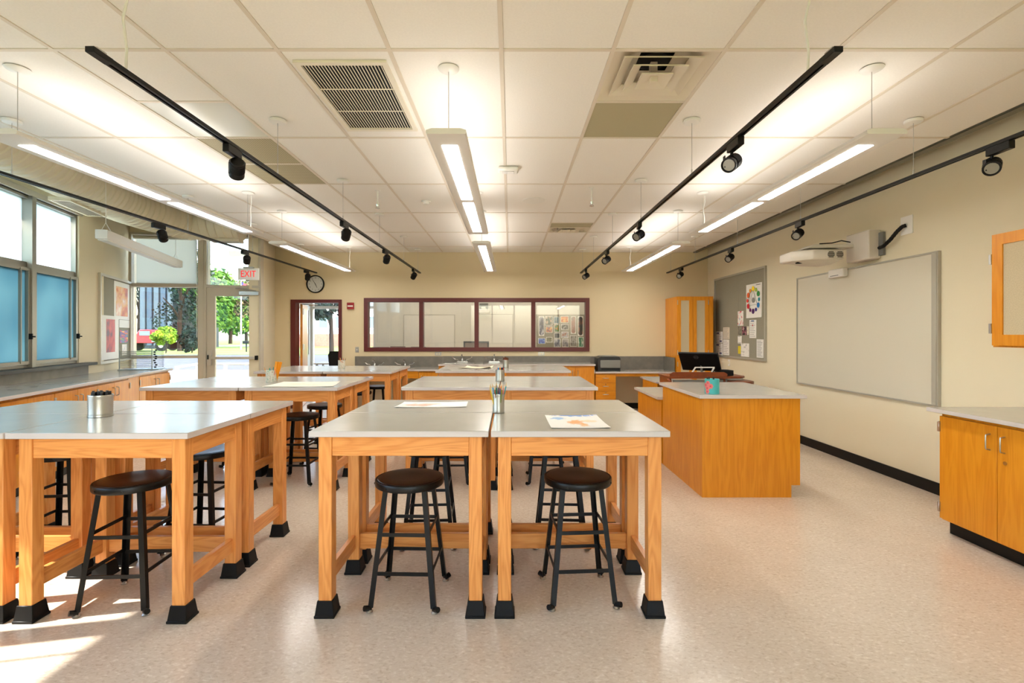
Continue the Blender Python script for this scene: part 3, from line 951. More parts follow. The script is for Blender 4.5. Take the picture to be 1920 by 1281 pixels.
base_cabinet('small oak drawer unit next to the tall cabinet at the back wall', (2.56, YF, 0), 0, .345, .6, .708, layout=4, group='back wall cabinets')
dc = thing('desk_counter', 'low grey desk counter with knee space carrying the printer', 'counter', (0, 0, 0))
add('counter_slab', worktop_mesh('counter_slab', [(1.502, YF - .03), (2.905, YF - .03), (2.905, Y_B - .004), (1.502, Y_B - .004)], .71, .74), dc)
part('apron', MB().box(1.87, 2.555, YF + .01, YF + .03, .655, .709), VEN[0], dc)
part('backsplash', MB().box(1.502, 2.905, Y_B - .024, Y_B - .004, .74, .985), LAM_DARK, dc)
part('side_splash', MB().box(2.885, 2.905, YF, Y_B - .026, .74, .985), LAM_DARK, dc)

# faucets
def faucet(x, y, z, label, tall=True):
    f = thing('faucet', label, 'faucet', (x, y, z), 0, 'chrome faucets on the back counters')
    part('deck_plate', MB().box(-.105, .105, -.025, .025, 0, .03), CHROME, f, bevel=.008)
    part('spout', MB().path([(0, 0, .02), (0, -.002, .07), (0, -.03, .115), (-.0, -.09, .145), (0, -.13, .125)], .012, 10), CHROME, f)
    part('stem', MB().lathe([(.022, .03), (.02, .06), (.015, .075)], 14), CHROME, f)
    for s in (-1, 1):
        h = part('handle', MB().path([(s * .075, 0, .03), (s * .08, -.005, .05), (s * .14, -.02, .065), (s * .175, -.03, .095)], .008, 8), CHROME, f)
        part('handle_tip', MB().tube((s * .17, -.028, .09), (s * .183, -.033, .105), .012, 8), CHROME, h)
for x, z, w in ((-2.54, .78, 'leftmost on the low sink counter'), (-1.97, .78, 'second from left, on the low sink counter'), (-.90, .873, 'on the raised counter, left one'), (-.30, .873, 'on the raised counter, right one')):
    faucet(x, 9.385, z, 'chrome wing-handle faucet ' + w)

# printer
pr = thing('printer', 'dark grey laser printer on the low desk counter', 'printer', (1.76, 9.12, .74))
DKG = mat('printer_dark', (40, 42, 43), .45); LTG = mat('printer_grey', (128, 128, 122), .45)
part('body', MB().prism([(-.2, 0), (.2, 0), (.2, .235), (.17, .26), (-.15, .26), (-.2, .23)], -.19, .19, 'y'), DKG, pr)
part('front_cover', MB().box(-.16, .195, -.205, -.192, .06, .20), LTG, pr, bevel=.006)
part('paper_slot', MB().box(-.14, .18, -.208, -.19, .035, .05), MATTE_BLACK, pr)
part('top_cover', MB().box(-.14, .165, -.16, .15, .26, .272), LTG, pr, bevel=.004)

# tall cabinet
tc_ = thing('tall_cabinet', 'tall oak cabinet with linen door insets in the back right corner', 'cabinet', (2.925, 8.80, 0), 0)
part('body', MB().box(0, .635, .02, .66, .1, 2.065), VEN[2], tc_)
part('toe_kick', MB().box(0, .635, .07, .66, 0, .1), BASE, tc_)
part('filler', MB().box(.56, .635, 0, .018, .1, 2.065), VEN[2], tc_)
for k in range(2):
    x0 = .004 + k * .278
    for z0, z1 in ((.112, .975), (.98, 2.06)):
        dr = part('door', MB().frame(x0, x0 + .274, z0, z1, 0, .018, .065), VEN[2], tc_)
        part('tack_panel', MB().box(x0 + .065, x0 + .209, .006, .014, z0 + .065, z1 - .065), LINEN, dr)
        for z in (z0 + .1, z1 - .1):
            part('hinge', MB().box((x0 if k == 0 else x0 + .262), (x0 + .012 if k == 0 else x0 + .274), -.006, 0, z - .04, z + .04), STEEL, dr)

# ------------------------------------------------------------------ right wall: whiteboard, projector, boards
wb = thing('whiteboard', 'large interactive whiteboard with aluminium frame on the right wall', 'whiteboard', (X_R, 6.49, .767), RZ_R)
BW, BH = 2.15, 1.358
part('board_face', MB().box(.015, BW - .04, -.018, 0, .015, BH - .015), WBOARD, wb)
FR = mat('board_trim', (174, 170, 156), .45, metal=.15)
part('board_frame', MB().frame(0, BW, 0, BH, -.028, 0, .016), FR, wb)
part('side_rail', MB().box(BW - .065, BW - .012, -.035, -.002, .012, BH - .012), FR, wb, bevel=.004)
sens = part('pen_sensor', MB().box(.72, .985, -.075, -.02, BH - .085, BH + .008), PLAST, wb, bevel=.008)
part('sensor_stripe', MB().box(.76, .90, -.077, -.07, BH - .068, BH - .06), GREYP, sens)

pj = thing('projector', 'white short-throw projector on a wall arm above the whiteboard', 'projector', (X_R, 5.38, 2.22), 0)
PJW = mat('projector_shell', (214, 206, 194), .45)
def yz_shell(pts_bottom):
    return None
# local: x<0 sticks out into the room, y along the wall (towards camera is negative)
body = MB().prism([(-.28, -.20), (-.60, -.20), (-.76, -.06), (-.76, .16), (-.28, .20)], -.045, .055)
part('body', body, PJW, pj, bevel=.012)
part('belly', MB()._add([(-.30, -.17, -.045), (-.62, -.15, -.045), (-.70, .10, -.045), (-.30, .17, -.045), (-.36, -.10, -.085), (-.56, -.09, -.085), (-.58, .08, -.08), (-.36, .1, -.08)],
     [(0, 3, 2, 1), (4, 5, 6, 7), (0, 1, 5, 4), (1, 2, 6, 5), (2, 3, 7, 6), (3, 0, 4, 7)]), PJW, pj)
part('lens_slot', MB().box(-.66, -.52, -.02, .02, -.062, -.047), MATTE_BLACK, pj)
for x in (-.335, -.425):
    g = part('fan_grille', MB().tube((x, -.2, .005), (x, -.214, .005), .038, 20), PJW, pj)
    for k in range(5):
        dz = (k - 2) * .013; hw = math.sqrt(max(.036 ** 2 - dz ** 2, 1e-5))
        part('slot', MB().box(x - hw, x + hw, -.2165, -.2135, .005 + dz - .004, .005 + dz + .004), MATTE_BLACK, g)
part('top_cover', MB().prism([(-.27, -.13), (-.56, -.13), (-.70, -.02), (-.70, .12), (-.27, .14)], .056, .072), mat('projector_top', (176, 166, 150), .5), pj)
part('arm', MB().prism([(-.62, .085), (-.54, .125), (-.10, .125), (-.10, .095), (-.52, .085)], -.12, .08, 'y'), PJW, pj, bevel=.004)
part('arm_post', MB().box(-.40, -.24, -.05, .05, .068, .1), GREYP, pj)
part('wall_plate', MB().box(-.13, -.004, -.34, -.0, -.06, .235), PJW, pj, bevel=.01)
part('wall_plate_back', MB().box(-.03, -.003, -.40, .1, -.03, .2), GREYP, pj)
part('cable', MB().path([(-.15, -.1, .15), (-.25, -.11, .165), (-.33, -.08, .145), (-.45, -.06, .14)], .006, 6), MATTE_BLACK, pj)
hose = thing('cable_conduit', 'black corrugated cable conduit from projector mount to wall plate', 'conduit', (X_R, 4.97, 2.2))
pts = [(-.06, .02, .06), (-.07, -.05, .065), (-.065, -.13, .11), (-.05, -.2, .18), (-.035, -.24, .215), (-.012, -.26, .225)]
fine = []
for i in range(len(pts) - 1):
    for k in range(6):
        fine.append(Vector(pts[i]).lerp(Vector(pts[i + 1]), k / 6))
fine.append(Vector(pts[-1]))
part('hose', MB().path(fine, .018, 10, [.0165 + .0025 * (i % 2) for i in range(len(fine))]), MATTE_BLACK, hose)
part('wall_plate', MB().box(-.01, -.002, -.33, -.19, .14, .31), PLAST, hose)

bb = thing('bulletin_board', 'grey tackboard with aluminium frame on the right wall by the tall cabinet', 'bulletin board', (X_R, 9.12, 1.0), RZ_R)
BBW, BBH = 1.83, 1.40
part('tack_surface', MB().box(.03, .935, -.012, 0, .03, BBH - .03), CORK, bb)
part('tack_surface', MB().box(.938, BBW - .03, -.012, 0, .03, BBH - .03), CORK, bb)
part('board_frame', MB().frame(0, BBW, 0, BBH, -.026, 0, .032), FR, bb)
def pinned(name, label, cat, u0, u1, v0, v1, m, lines=None, curl=.004, tilt=0.0):
    """a sheet pinned to the right board; place given by the photo's pixels turned into board coordinates."""
    y0 = F_PX * X_R / (u0 - CU); y1 = F_PX * X_R / (u1 - CU)
    ym = (y0 + y1) / 2
    z0 = CAM_Z - (v1 - CV) * ym / F_PX; z1 = CAM_Z - (v0 - CV) * ym / F_PX
    w = y0 - y1; h = z1 - z0
    o = thing(name, label, cat, (X_R - .013, y0, z0), RZ_R)
    part('sheet', MB()._add([(0, -.002, 0), (w, -.002 - curl, 0), (w, -.002, h), (0, -.002, h), (0, -.0005, 0), (w, -.0005, 0), (w, -.0005, h), (0, -.0005, h)],
        [(0, 1, 2, 3), (7, 6, 5, 4), (0, 4, 5, 1), (1, 5, 6, 2), (2, 6, 7, 3), (3, 7, 4, 0)]), m, o)
    return o, w, h
# colour wheel poster
cw, w, h = pinned('color_wheel_poster', 'white colour wheel poster with twelve coloured dots on the grey tackboard', 'poster', 1401, 1430.5, 532, 596, PAPER, curl=.012)
wheel = [(245, 214, 20), (160, 190, 40), (30, 140, 60), (20, 140, 150), (20, 120, 190), (50, 40, 130), (70, 20, 90), (110, 20, 100), (200, 20, 40), (215, 50, 35), (225, 95, 30), (240, 150, 30)]
for k, c in enumerate(wheel):
    a = R(90 - 30 * k)
    big = .040 if k % 2 == 0 else .029
    cx, cz = w / 2 + math.cos(a) * w * .37, h * .52 + math.sin(a) * h * .33
    part('color_dot', MB().tube((cx, -.0135, cz), (cx, -.0155, cz), big, 18), mat('dot_%d' % k, c, .6), cw)
part('color_dot', MB().tube((w / 2, -.0135, h * .52), (w / 2, -.0155, h * .52), .040, 18), mat('dot_grey', (140, 138, 132), .6), cw)
tri = MB()
for k in range(3):
    a, b = R(90 + 120 * k), R(210 + 120 * k)
    tri.tube((w / 2 + math.cos(a) * .15, -.0145, h * .52 + math.sin(a) * .15), (w / 2 + math.cos(b) * .15, -.0145, h * .52 + math.sin(b) * .15), .003, 4)
part('triangle_line', tri, mat('print_grey', (150, 148, 142), .7), cw)
part('caption', MB().box(w * .68, w * .95, -.0135, -.0120, h * .94, h * .955), mat('print_ink', (50, 50, 54), .7), cw)
def text_lines(o, w, h, n, m, x0=.12, x1=.88, z0=.1, z1=.9):
    """rows of small illegible print, one thin raised bar for each row."""
    for k in range(n):
        z = h * (z0 + (z1 - z0) * k / max(n - 1, 1))
        e = x1 - .25 * ((k * 37) % 10) / 10
        part('print_row', MB().box(w * x0, w * e, -.0068, -.0055, z - .003, z + .003), m, o)
INK = mat('faded_ink', (150, 148, 150), .8); BLUEINK = mat('blue_grey_ink', (86, 88, 122), .8)
sheets = [
    ('notice_sheet', 'white notice with blue-grey blocks, lower left corner of the tackboard', 1344, 1356.5, 644, 665.5, 6),
    ('notice_sheet', 'white notice with a dark photo block above the lower left notice', 1344.5, 1356.5, 622, 643, 6),
    ('calendar_sheet', 'cream calendar sheet beside the notices at the left of the tackboard', 1357.5, 1369.5, 614, 636, 7),
    ('list_sheet', 'plain list sheet hanging below the calendar sheet on the tackboard', 1357.5, 1369, 637, 666, 8),
    ('drawing_sheet', 'white sheet with pink and red doodles left of centre on the tackboard', 1385, 1395.5, 583.5, 611, 0),
    ('photo_print', 'small grey photo print left of the dark photo on the tackboard', 1385.5, 1391.5, 612.5, 629, 0),
    ('photo_print', 'small dark photo print in the middle of the tackboard', 1393, 1401.5, 612.5, 628.5, 0),
    ('note_slip', 'narrow cream slip right of the dark photo print', 1402, 1406, 612, 628, 3),
    ('flyer_sheet', 'white flyer with coloured heading below the colour wheel poster', 1407, 1420, 600, 634, 9),
    ('torn_note', 'small torn white note below the grey photo print', 1385, 1392.5, 630, 644, 2),
    ('sticky_note', 'yellow sticky note at the bottom of the tackboard', 1385.5, 1390.5, 649, 663.5, 0),
    ('pencil_sketch', 'white sheet with a faint pencil sketch beside the yellow sticky note', 1391, 1406.5, 644, 669, 0),
    ('letter_sheet', 'white typed letter in the lower right corner of the tackboard', 1420.5, 1433.5, 636.5, 671, 12),
]
for nm, lab, u0, u1, v0, v1, nl in sheets:
    m = PAPER
    if 'pink' in lab: m = print_mat('doodle_print', [(220, 60, 80), (240, 236, 228), (240, 236, 228), (238, 234, 226), (60, 110, 190)], 3.2, 2)
    elif 'grey photo print left' in lab: m = print_mat('grey_photo', [(90, 86, 76), (150, 146, 130)], 3, 1)
    elif 'dark photo print in' in lab: m = print_mat('dark_photo', [(20, 18, 22), (40, 30, 36), (150, 80, 100), (190, 180, 170)], 2.4, 4)
    elif 'cream' in lab: m = mat('cream_paper', (226, 216, 196), .8)
    elif nm == 'sticky_note': m = mat('yellow_note', (226, 206, 50), .8)
    elif 'sketch' in lab: m = print_mat('sketch_print', [(190, 188, 182), (234, 232, 226), (238, 236, 230), (238, 236, 230)], 4, 6)
    o, w, h = pinned(nm, lab, 'paper', u0, u1, v0, v1, m)
    if nl: text_lines(o, w, h, nl, INK)
    if 'blue-grey' in lab or 'photo block' in lab:
        part('picture_block', MB().box(w * .1, w * .5, -.0075, -.0055, h * .8, h * .93), BLUEINK, o)
        part('picture_block', MB().box(w * .6, w * .9, -.0075, -.0055, h * .08, h * .22), BLUEINK, o)
    if 'coloured heading' in lab:
        part('heading', MB().box(w * .3, w * .7, -.0075, -.0055, h * .92, h * .97), mat('heading_blue', (40, 100, 170), .7), o)
        part('heading_dot', MB().box(w * .45, w * .56, -.0075, -.0055, h * .66, h * .74), mat('heading_red', (200, 40, 40), .7), o)

# ------------------------------------------------------------------ lectern cart with monitor
lc = thing('lectern_cart', 'cherry-topped grey instructor cart behind the tall desk', 'cart', (0, 0, 0))
part('top', MB().prism([(2.09, 6.56), (2.86, 6.56), (3.05, 6.62), (3.13, 6.70), (3.13, 7.08), (2.09, 7.08)], .818, .845), CHERRY, lc, bevel=.004)
lip = [(2.09, .846), (2.84, .846), (2.84, .88), (2.80, .905), (2.13, .905), (2.09, .88)]
part('front_lip', MB().prism(lip, 6.56, 6.582, 'y'), CHERRY, lc)
part('modesty_panel', MB().box(2.14, 2.80, 6.60, 6.615, .12, .80), GREYP, lc)
part('side_panel', MB().prism([(6.58, .1), (7.05, .1), (7.05, .815), (6.62, .815), (6.58, .7)], 2.10, 2.125, 'x'), CHERRY, lc)
part('side_panel', MB().prism([(6.58, .1), (7.05, .1), (7.05, .815), (6.62, .815), (6.58, .7)], 2.81, 2.835, 'x'), CHERRY, lc)
part('end_flap', MB().prism([(6.56, .60), (6.60, .815), (6.53, .80), (6.50, .76), (6.50, .62)], 2.055, 2.085, 'x'), CHERRY, lc)
part('side_shelf', MB().prism([(2.86, 6.46), (3.10, 6.46), (3.17, 6.52), (3.18, 6.62), (3.18, 6.85), (2.86, 6.85)], .745, .79), CHERRY, lc, bevel=.006)
part('shelf_arm', MB().box(2.84, 2.87, 6.62, 6.8, .7, .815), GREYP, lc)
part('rail', MB().box(2.87, 3.12, 6.72, 6.745, .79, .817), STEEL, lc)
part('base', MB().box(2.10, 2.84, 6.62, 7.05, .06, .1), GREYP, lc)
for x in (2.14, 2.80):
    for y in (6.66, 7.01):
        part('caster', MB().tube((x - .012, y, .028), (x + .012, y, .028), .028, 14).box(x - .008, x + .008, y - .008, y + .008, .03, .06), MATTE_BLACK, lc)
mo = thing('monitor', 'black monitor seen from behind, leaning back on the instructor cart', 'monitor', (2.555, 6.82, .845), R(-34))
scr = part('screen_back', MB().prism([(-.255, -.17), (.255, -.17), (.255, .17), (-.255, .17)], -.016, .016, 'y'), MATTE_BLACK, mo, loc=(.02, .0, .185), rot=(R(44), 0, 0), bevel=.006)
part('screen_glass', MB().box(-.24, .24, .0165, .018, -.155, .155), mat('screen_off', (8, 9, 10), .1), scr)
EMB = mat('emblem_grey', (96, 98, 100), .35)
ring = MB()
N = 24
vs = []
for k in range(N):
    t = 2 * math.pi * k / N
    for rr, yy in ((.030, -.0165), (.026, -.0165), (.026, -.018), (.030, -.018)):
        vs.append((rr * math.cos(t) - .03, yy, rr * math.sin(t) + .10))
ring._add(vs, [(4 * k + a, 4 * k + (a + 1) % 4, 4 * ((k + 1) % N) + (a + 1) % 4, 4 * ((k + 1) % N) + a) for k in range(N) for a in range(4)])
part('emblem_ring', ring, EMB, scr)
lg = add('emblem_letters', text_mesh('DELL', .018, EMB, .0006), scr, (-.03, -.0172, .10), (R(90), 0, 0))
part('stand_plate', MB().box(-.06, .12, .04, .10, .0, .012), GREYP, mo)
part('stand_arm', MB().path([(.03, .07, .01), (.03, .06, .10), (.02, .02, .2)], .016, 8), GREYP, mo)
es = thing('tablet_easel', 'small white metal easel in front of the monitor', 'easel', (2.53, 6.66, .845))
part('leg', MB().box(-.008, .008, -.008, .008, 0, .13), WMETAL, es, loc=(-.15, -.02, 0), rot=(R(8), R(28), 0))
part('leg', MB().box(-.008, .008, -.008, .008, 0, .13), WMETAL, es, loc=(.10, -.02, 0), rot=(R(8), R(28), 0))
part('crossbar', MB().box(-.09, .17, -.036, -.022, .11, .124), WMETAL, es)
part('back_leg', MB().box(-.006, .006, -.006, .006, 0, .12), MATTE_BLACK, es, loc=(.20, .04, 0), rot=(R(10), R(-25), 0))
cbx = thing('document_box', 'low black device lying on the right of the instructor cart', 'device', (2.90, 6.80, .845))
part('case', MB().box(-.09, .09, -.09, .09, 0, .055), MATTE_BLACK, cbx, bevel=.006)
part('lid', MB().prism([(-.09, .056), (.09, .056), (.085, .072), (-.085, .078)], -.09, .09, 'y'), MATTE_BLACK, cbx)

# small desk behind the cart
sd = thing('small_desk', 'small desk with pale top between the instructor cart and back counter', 'desk', (2.42, 7.63, 0))
add('desk_top', worktop_mesh('desk_top', [(-.33, -.45), (.33, -.45), (.33, .45), (-.33, .45)], .695, .72), sd)
for sx in (-1, 1):
    part('side_panel', MB().box(sx * .29 - .01, sx * .29 + .01, -.40, .40, 0, .693), VEN[2], sd)
part('back_panel', MB().box(-.28, .28, .36, .38, .3, .693), VEN[2], sd)

# ------------------------------------------------------------------ pendant lights
PH = 2.52          # underside of the pendants
def make_pendant():
    t = thing('pendant_light', 'x', 'light')
    L, W = 2.80, .225
    prof = [(-W / 2, .006), (-W / 2 + .006, 0), (W / 2 - .006, 0), (W / 2, .006), (W / 2, .022), (W / 2 - .03, .032), (-W / 2 + .03, .032), (-W / 2, .022)]
    hs = part('housing', MB().prism(prof, 0, L, 'y'), WMETAL, t)
    for y0, y1 in ((.17, 1.365), (1.465, 2.68)):
        part('lens', MB().box(-.046, .046, y0, y1, -.002, .004), LENS, t)
        part('uplight_lens', MB().box(-.07, .07, y0, y1, .0325, .036), UPL, t)
    for y in (.12, L - .12):
        part('cable', MB().tube((0, y, .03), (0, y, Z_C - PH - .012), .0022, 6), STEEL, t)
        c = part('canopy', MB().lathe([(.012, Z_C - PH - .022), (.055, Z_C - PH - .012), (.062, Z_C - PH - .005), (.062, Z_C - PH - .0045)], 20, (0, y, 0)), PLAST, t)
    part('power_cord', MB().path([(.02, L - .1, .03), (.025, L - .1, .15), (.015, L - .09, .25), (.03, L - .1, .33), (.028, L - .1, Z_C - PH - .02)], .004, 6), PLAST, t)
    return t
p0 = make_pendant()
for i, (x, y, lab) in enumerate((( -.36, 2.80, 'nearest one over the centre tables'), (-.36, 6.18, 'far one over the centre tables, near the back wall'), (2.105, 2.80, 'near one over the right side of the room'),
                              (2.105, 6.18, 'far one on the right, before the tall cabinet'), (-2.87, 2.80, 'near one over the left tables beside the duct'), (-2.87, 6.18, 'far one on the left, towards the clock'),
                              (-.36, -3.3, 'added unseen behind the viewpoint for front fill, centre'), (2.105, -3.3, 'added unseen behind the viewpoint for front fill, right'))):  # last pair is assumed, added out of view for front light
    lb = 'white linear pendant light, ' + lab
    if i == 0:
        p0.location = (x, y, PH); p0['label'] = lb; p0['group'] = 'white linear pendant lights'
    else:
        copy_tree(p0, None, lb, (x, y, PH), (0, 0, 0), 'white linear pendant lights')
# unlit square channel light along the windows
cl_ = thing('channel_light', 'unlit white square channel light hanging along the left windows', 'light', (-4.325, 5.30, 2.40), math.atan2(.69, 2.27))
part('housing', MB().box(-.055, .055, 0, 2.38, .012, .11), WMETAL, cl_, bevel=.003)
part('lens', MB().box(-.045, .045, .03, 2.35, .0, .013), PLAST, cl_)
for y in (.1, 2.26):
    part('cable', MB().path([(-.045, y, .11), (0, y, .2), (0, y, (Z_D if y < 1 else 2.835) - 2.405)], .003, 6), PLAST, cl_)
    part('cable', MB().path([(.045, y, .11), (.0, y, .2)], .003, 6), PLAST, cl_)

# ------------------------------------------------------------------ lighting tracks and spotlights
ZT = 2.53
def make_track(x, y0, y1, label, wires, zc=Z_C, feed=None):
    t = thing('lighting_track', label, 'track', (x, 0, ZT))
    part('rail', MB().prism([(-.018, 0), (-.006, 0), (-.006, .008), (.006, .008), (.006, 0), (.018, 0), (.018, .02), (-.018, .02)], y0 + .1, y1, 'y'), BLACK, t)
    part('end_feed', MB().box(-.019, .019, y0, y0 + .1, -.002, .022), BLACK, t, bevel=.002)
    part('end_clip', MB().box(-.014, .014, y0 + .02, y0 + .07, .022, .03), STEEL, t)
    for y in wires:
        part('cable', MB().tube((0, y, .02), (0, y, zc - ZT - .01), .0022, 6), STEEL, t)
        part('ferrule', MB().tube((0, y, .02), (0, y, .06), .006, 8), STEEL, t)
        if zc == Z_C:
            part('canopy', MB().lathe([(.012, zc - ZT - .026), (.052, zc - ZT - .024), (.058, zc - ZT - .018), (.058, zc - ZT - .0045)], 20, (0, y, 0)), PLAST, t)
    if feed:
        part('power_cord', MB().path([(.0, feed, .02), (.004, feed, .12), (-.012, feed, .25), (.008, feed, .34), (0, feed, zc - ZT - .005)], .006, 6), PLAST, t)
    return t
WY = (3.62, 5.03, 6.43, 7.9, 9.1)
make_track(-1.68, 2.0, 9.32, 'black lighting track between the left and centre pendants', WY, feed=2.19)
make_track(1.31, 2.0, 9.32, 'black lighting track right of the centre pendants', WY, feed=2.21)
make_track(2.91, 2.0, 9.3, 'black lighting track closest to the right wall', WY)
make_track(-3.6, 2.0, 9.3, 'black lighting track at the far left, in front of the duct', (3.62, 5.6, 7.0, 8.6))
FACE = mat('spot_glass', (150, 146, 136), .15)
def make_spot(aim, ribbed):
    t = thing('track_spotlight', 'x', 'spotlight')
    ad = part('adapter', MB().box(-.019, .019, -.075, .075, -.05, -.001), BLACK, t, bevel=.003)
    part('stem', MB().tube((0, .05, -.09), (0, .05, -.048), .008, 8), BLACK, t)
    q = Vector(aim).to_track_quat('Z', 'Y').to_euler()
    h = part('lamp_head', MB().lathe([(.036, -.06), (.042, -.052), (.042, .03), (.044, .034), (.044, .052), (.038, .052), (.034, .04)], 22), BLACK, t, loc=(0, .05, -.115), rot=q)
    part('lens', MB().tube((0, 0, .038), (0, 0, .046), .034, 20), FACE, h)
    m = MB()
    for k in range(6):
        part('fin', MB().lathe([(.043, -.05 + k * .012), (.0455, -.05 + k * .012), (.0455, -.046 + k * .012), (.043, -.046 + k * .012)], 20), BLACK, h)
    part('yoke', MB().box(-.046, -.041, -.012, .012, -.02, .05), BLACK, t, loc=(0, .05, -.125))
    return t
sl = make_spot((-.45, .75, -.55), True)
sr = make_spot((-.62, -.62, -.48), False)
names = ['nearest', 'second', 'third', 'last']
used = {}
for x, ys, pr_, tl in ((-1.68, (3.03, 5.07, 6.74, 8.68), sl, 'the track left of centre'), (-3.6, (5.13, 6.8, 8.85), sl, 'the far left track'),
                    (1.31, (2.92, 5.1, 6.8, 8.7), sr, 'the track right of centre'), (2.91, (2.98, 5.04, 6.62, 8.55), sr, 'the track beside the right wall')):
    nm = names if len(ys) == 4 else ['nearest', 'middle', 'last']
    for y, n in zip(ys, nm):
        lb = 'black cylindrical spotlight, %s one on %s' % (n, tl)
        if pr_.name not in used:
            used[pr_.name] = 1
            pr_.location = (x, y, ZT); pr_['label'] = lb; pr_['group'] = 'black track spotlights'
        else:
            copy_tree(pr_, None, lb, (x, y, ZT), (0, 0, random.uniform(-.15, .15)), 'black track spotlights')

# ------------------------------------------------------------------ things on the ceiling
gr = thing('return_air_grille', 'white return air grille with dark slots in the ceiling left of centre', 'grille', (-.965, 3.31, Z_C))
gx, gy = .265, .48
GRW = mat('grille_enamel', (232, 224, 206), .5)
def flat_frame(mb, x, y, w, z0, z1):
    o = [(-x, -y), (x, -y), (x, y), (-x, y)]; i = [(-x + w, -y + w), (x - w, -y + w), (x - w, y - w), (-x + w, y - w)]
    vs = [(*p, z0) for p in o] + [(*p, z0) for p in i] + [(*p, z1) for p in o] + [(*p, z1) for p in i]
    fs = []
    for k in range(4):
        n = (k + 1) % 4
        fs += [(k, n, 4 + n, 4 + k), (8 + n, 8 + k, 12 + k, 12 + n), (n, k, 8 + k, 8 + n), (4 + k, 4 + n, 12 + n, 12 + k)]
    return mb._add(vs, fs)
part('frame', flat_frame(MB(), gx, gy, .032, -.016, -.001), GRW, gr)
part('slot_shade', MB().box(-gx + .03, gx - .03, -gy + .03, gy - .03, -.0012, -.0008), mat('slot_shade_black', (8, 8, 8), .9), gr)  # thin black sheet stands in for the shade behind the blades
bl = MB().box(-.0026, .0026, -gy + .03, gy - .03, -.0045, -.0015).mesh('blade', GRW)
for k in range(24):
    add('blade', bl, gr, (-gx + .045 + k * (2 * gx - .09) / 23, 0, 0))
for y in (-.15, .16):
    part('cross_bar', MB().box(-gx + .03, gx - .03, y - .006, y + .006, -.0065, -.0046), GRW, gr)

DIFF = mat('diffuser_enamel', (226, 216, 196), .5)
def make_diffuser():
    t = thing('ceiling_diffuser', 'x', 'diffuser')
    s = .305
    part('pan', MB()._add([(-s + .012, -s + .012, 0), (s - .012, -s + .012, 0), (s - .012, s - .012, 0), (-s + .012, s - .012, 0),
                           (-.10, -.10, .10), (.10, -.10, .10), (.10, .10, .10), (-.10, .10, .10)],
                          [(0, 1, 5, 4), (1, 2, 6, 5), (2, 3, 7, 6), (3, 0, 4, 7)]), DIFF, t)
    part('throat_shade', MB().tube((0, 0, .10), (0, 0, .13), .098, 24), MATTE_BLACK, t)  # black plug paints the shade inside the open neck
    for a, z, w in ((.225, .002, .062), (.16, -.010, .062), (.092, -.022, .091)):
        vs = [(-a, -a, z), (a, -a, z), (a, a, z), (-a, a, z), (-a + w, -a + w, z + .035), (a - w, -a + w, z + .035), (a - w, a - w, z + .035), (-a + w, a - w, z + .035)]
        vs += [(p[0], p[1], p[2] + .008) for p in vs]
        fs = [(k, (k + 1) % 4, 4 + (k + 1) % 4, 4 + k) for k in range(4)] + [(8 + (k + 1) % 4, 8 + k, 12 + k, 12 + (k + 1) % 4) for k in range(4)] + [((k + 1) % 4, k, 8 + k, 8 + (k + 1) % 4) for k in range(4)] + [(4 + k, 4 + (k + 1) % 4, 12 + (k + 1) % 4, 12 + k) for k in range(4)]
        part('louver', MB()._add(vs, fs), DIFF, t)
    part('hub', MB().box(-.02, .02, -.02, .02, -.028, .09), DIFF, t)
    return t
df = make_diffuser(); df.location = (CA, 3.035, Z_C); df['label'] = 'square stepped ceiling diffuser, near one right of centre'; df['group'] = 'square ceiling diffusers'
copy_tree(df, None, 'square stepped ceiling diffuser, far one near the back wall', (CA, 7.445 , Z_C), (0, 0, 0), 'square ceiling diffusers')['group'] = 'square ceiling diffusers'

oc = thing('occupancy_sensor', 'white square occupancy sensor on the ceiling near the centre', 'sensor', (-.02, 4.66, Z_C - .004))
part('housing', MB().box(-.095, .095, -.065, .065, -.04, 0), PLAST, oc, bevel=.014)
part('lens', MB().box(-.055, .055, -.035, .035, -.046, -.041), WMETAL, oc, bevel=.003)
sp = thing('ceiling_speaker', 'round flush ceiling speaker right of the centre pendant', 'speaker', (.27, 5.80, Z_C))
part('ring', MB().lathe([(.10, -.006), (.128, -.006), (.132, -.001), (.132, 0)], 32), PLAST, sp)
part('grille', MB().lathe([(.01, -.004), (.105, -.004), (.106, -.002)], 32), TEE, sp)
for x, y, lab in ((-1.43, 5.40, 'left of the centre pendant'), (.86, 5.30, 'right of the centre pendant')):
    s_ = thing('sprinkler_head', 'white pendent sprinkler on a short rod ' + lab, 'sprinkler', (x, y, Z_C), 0, 'ceiling sprinklers')
    part('escutcheon', MB().lathe([(.01, -.008), (.03, -.006), (.034, 0)], 16), PLAST, s_)
    part('rod', MB().tube((0, 0, -.15), (0, 0, -.005), .009, 8), PLAST, s_)
    part('head', MB().lathe([(.008, -.20), (.024, -.195), (.024, -.19), (.012, -.175), (.017, -.15)], 14), CHROME, s_)
sm = thing('smoke_detector', 'small white smoke detector left of the centre pendant', 'detector', (-.98, 5.83, Z_C - .003))
part('base', MB().lathe([(.05, -.012), (.055, -.006), (.055, 0)], 20), PLAST, sm)
part('head', MB().lathe([(.012, -.036), (.03, -.034), (.038, -.013)], 18), PLAST, sm)

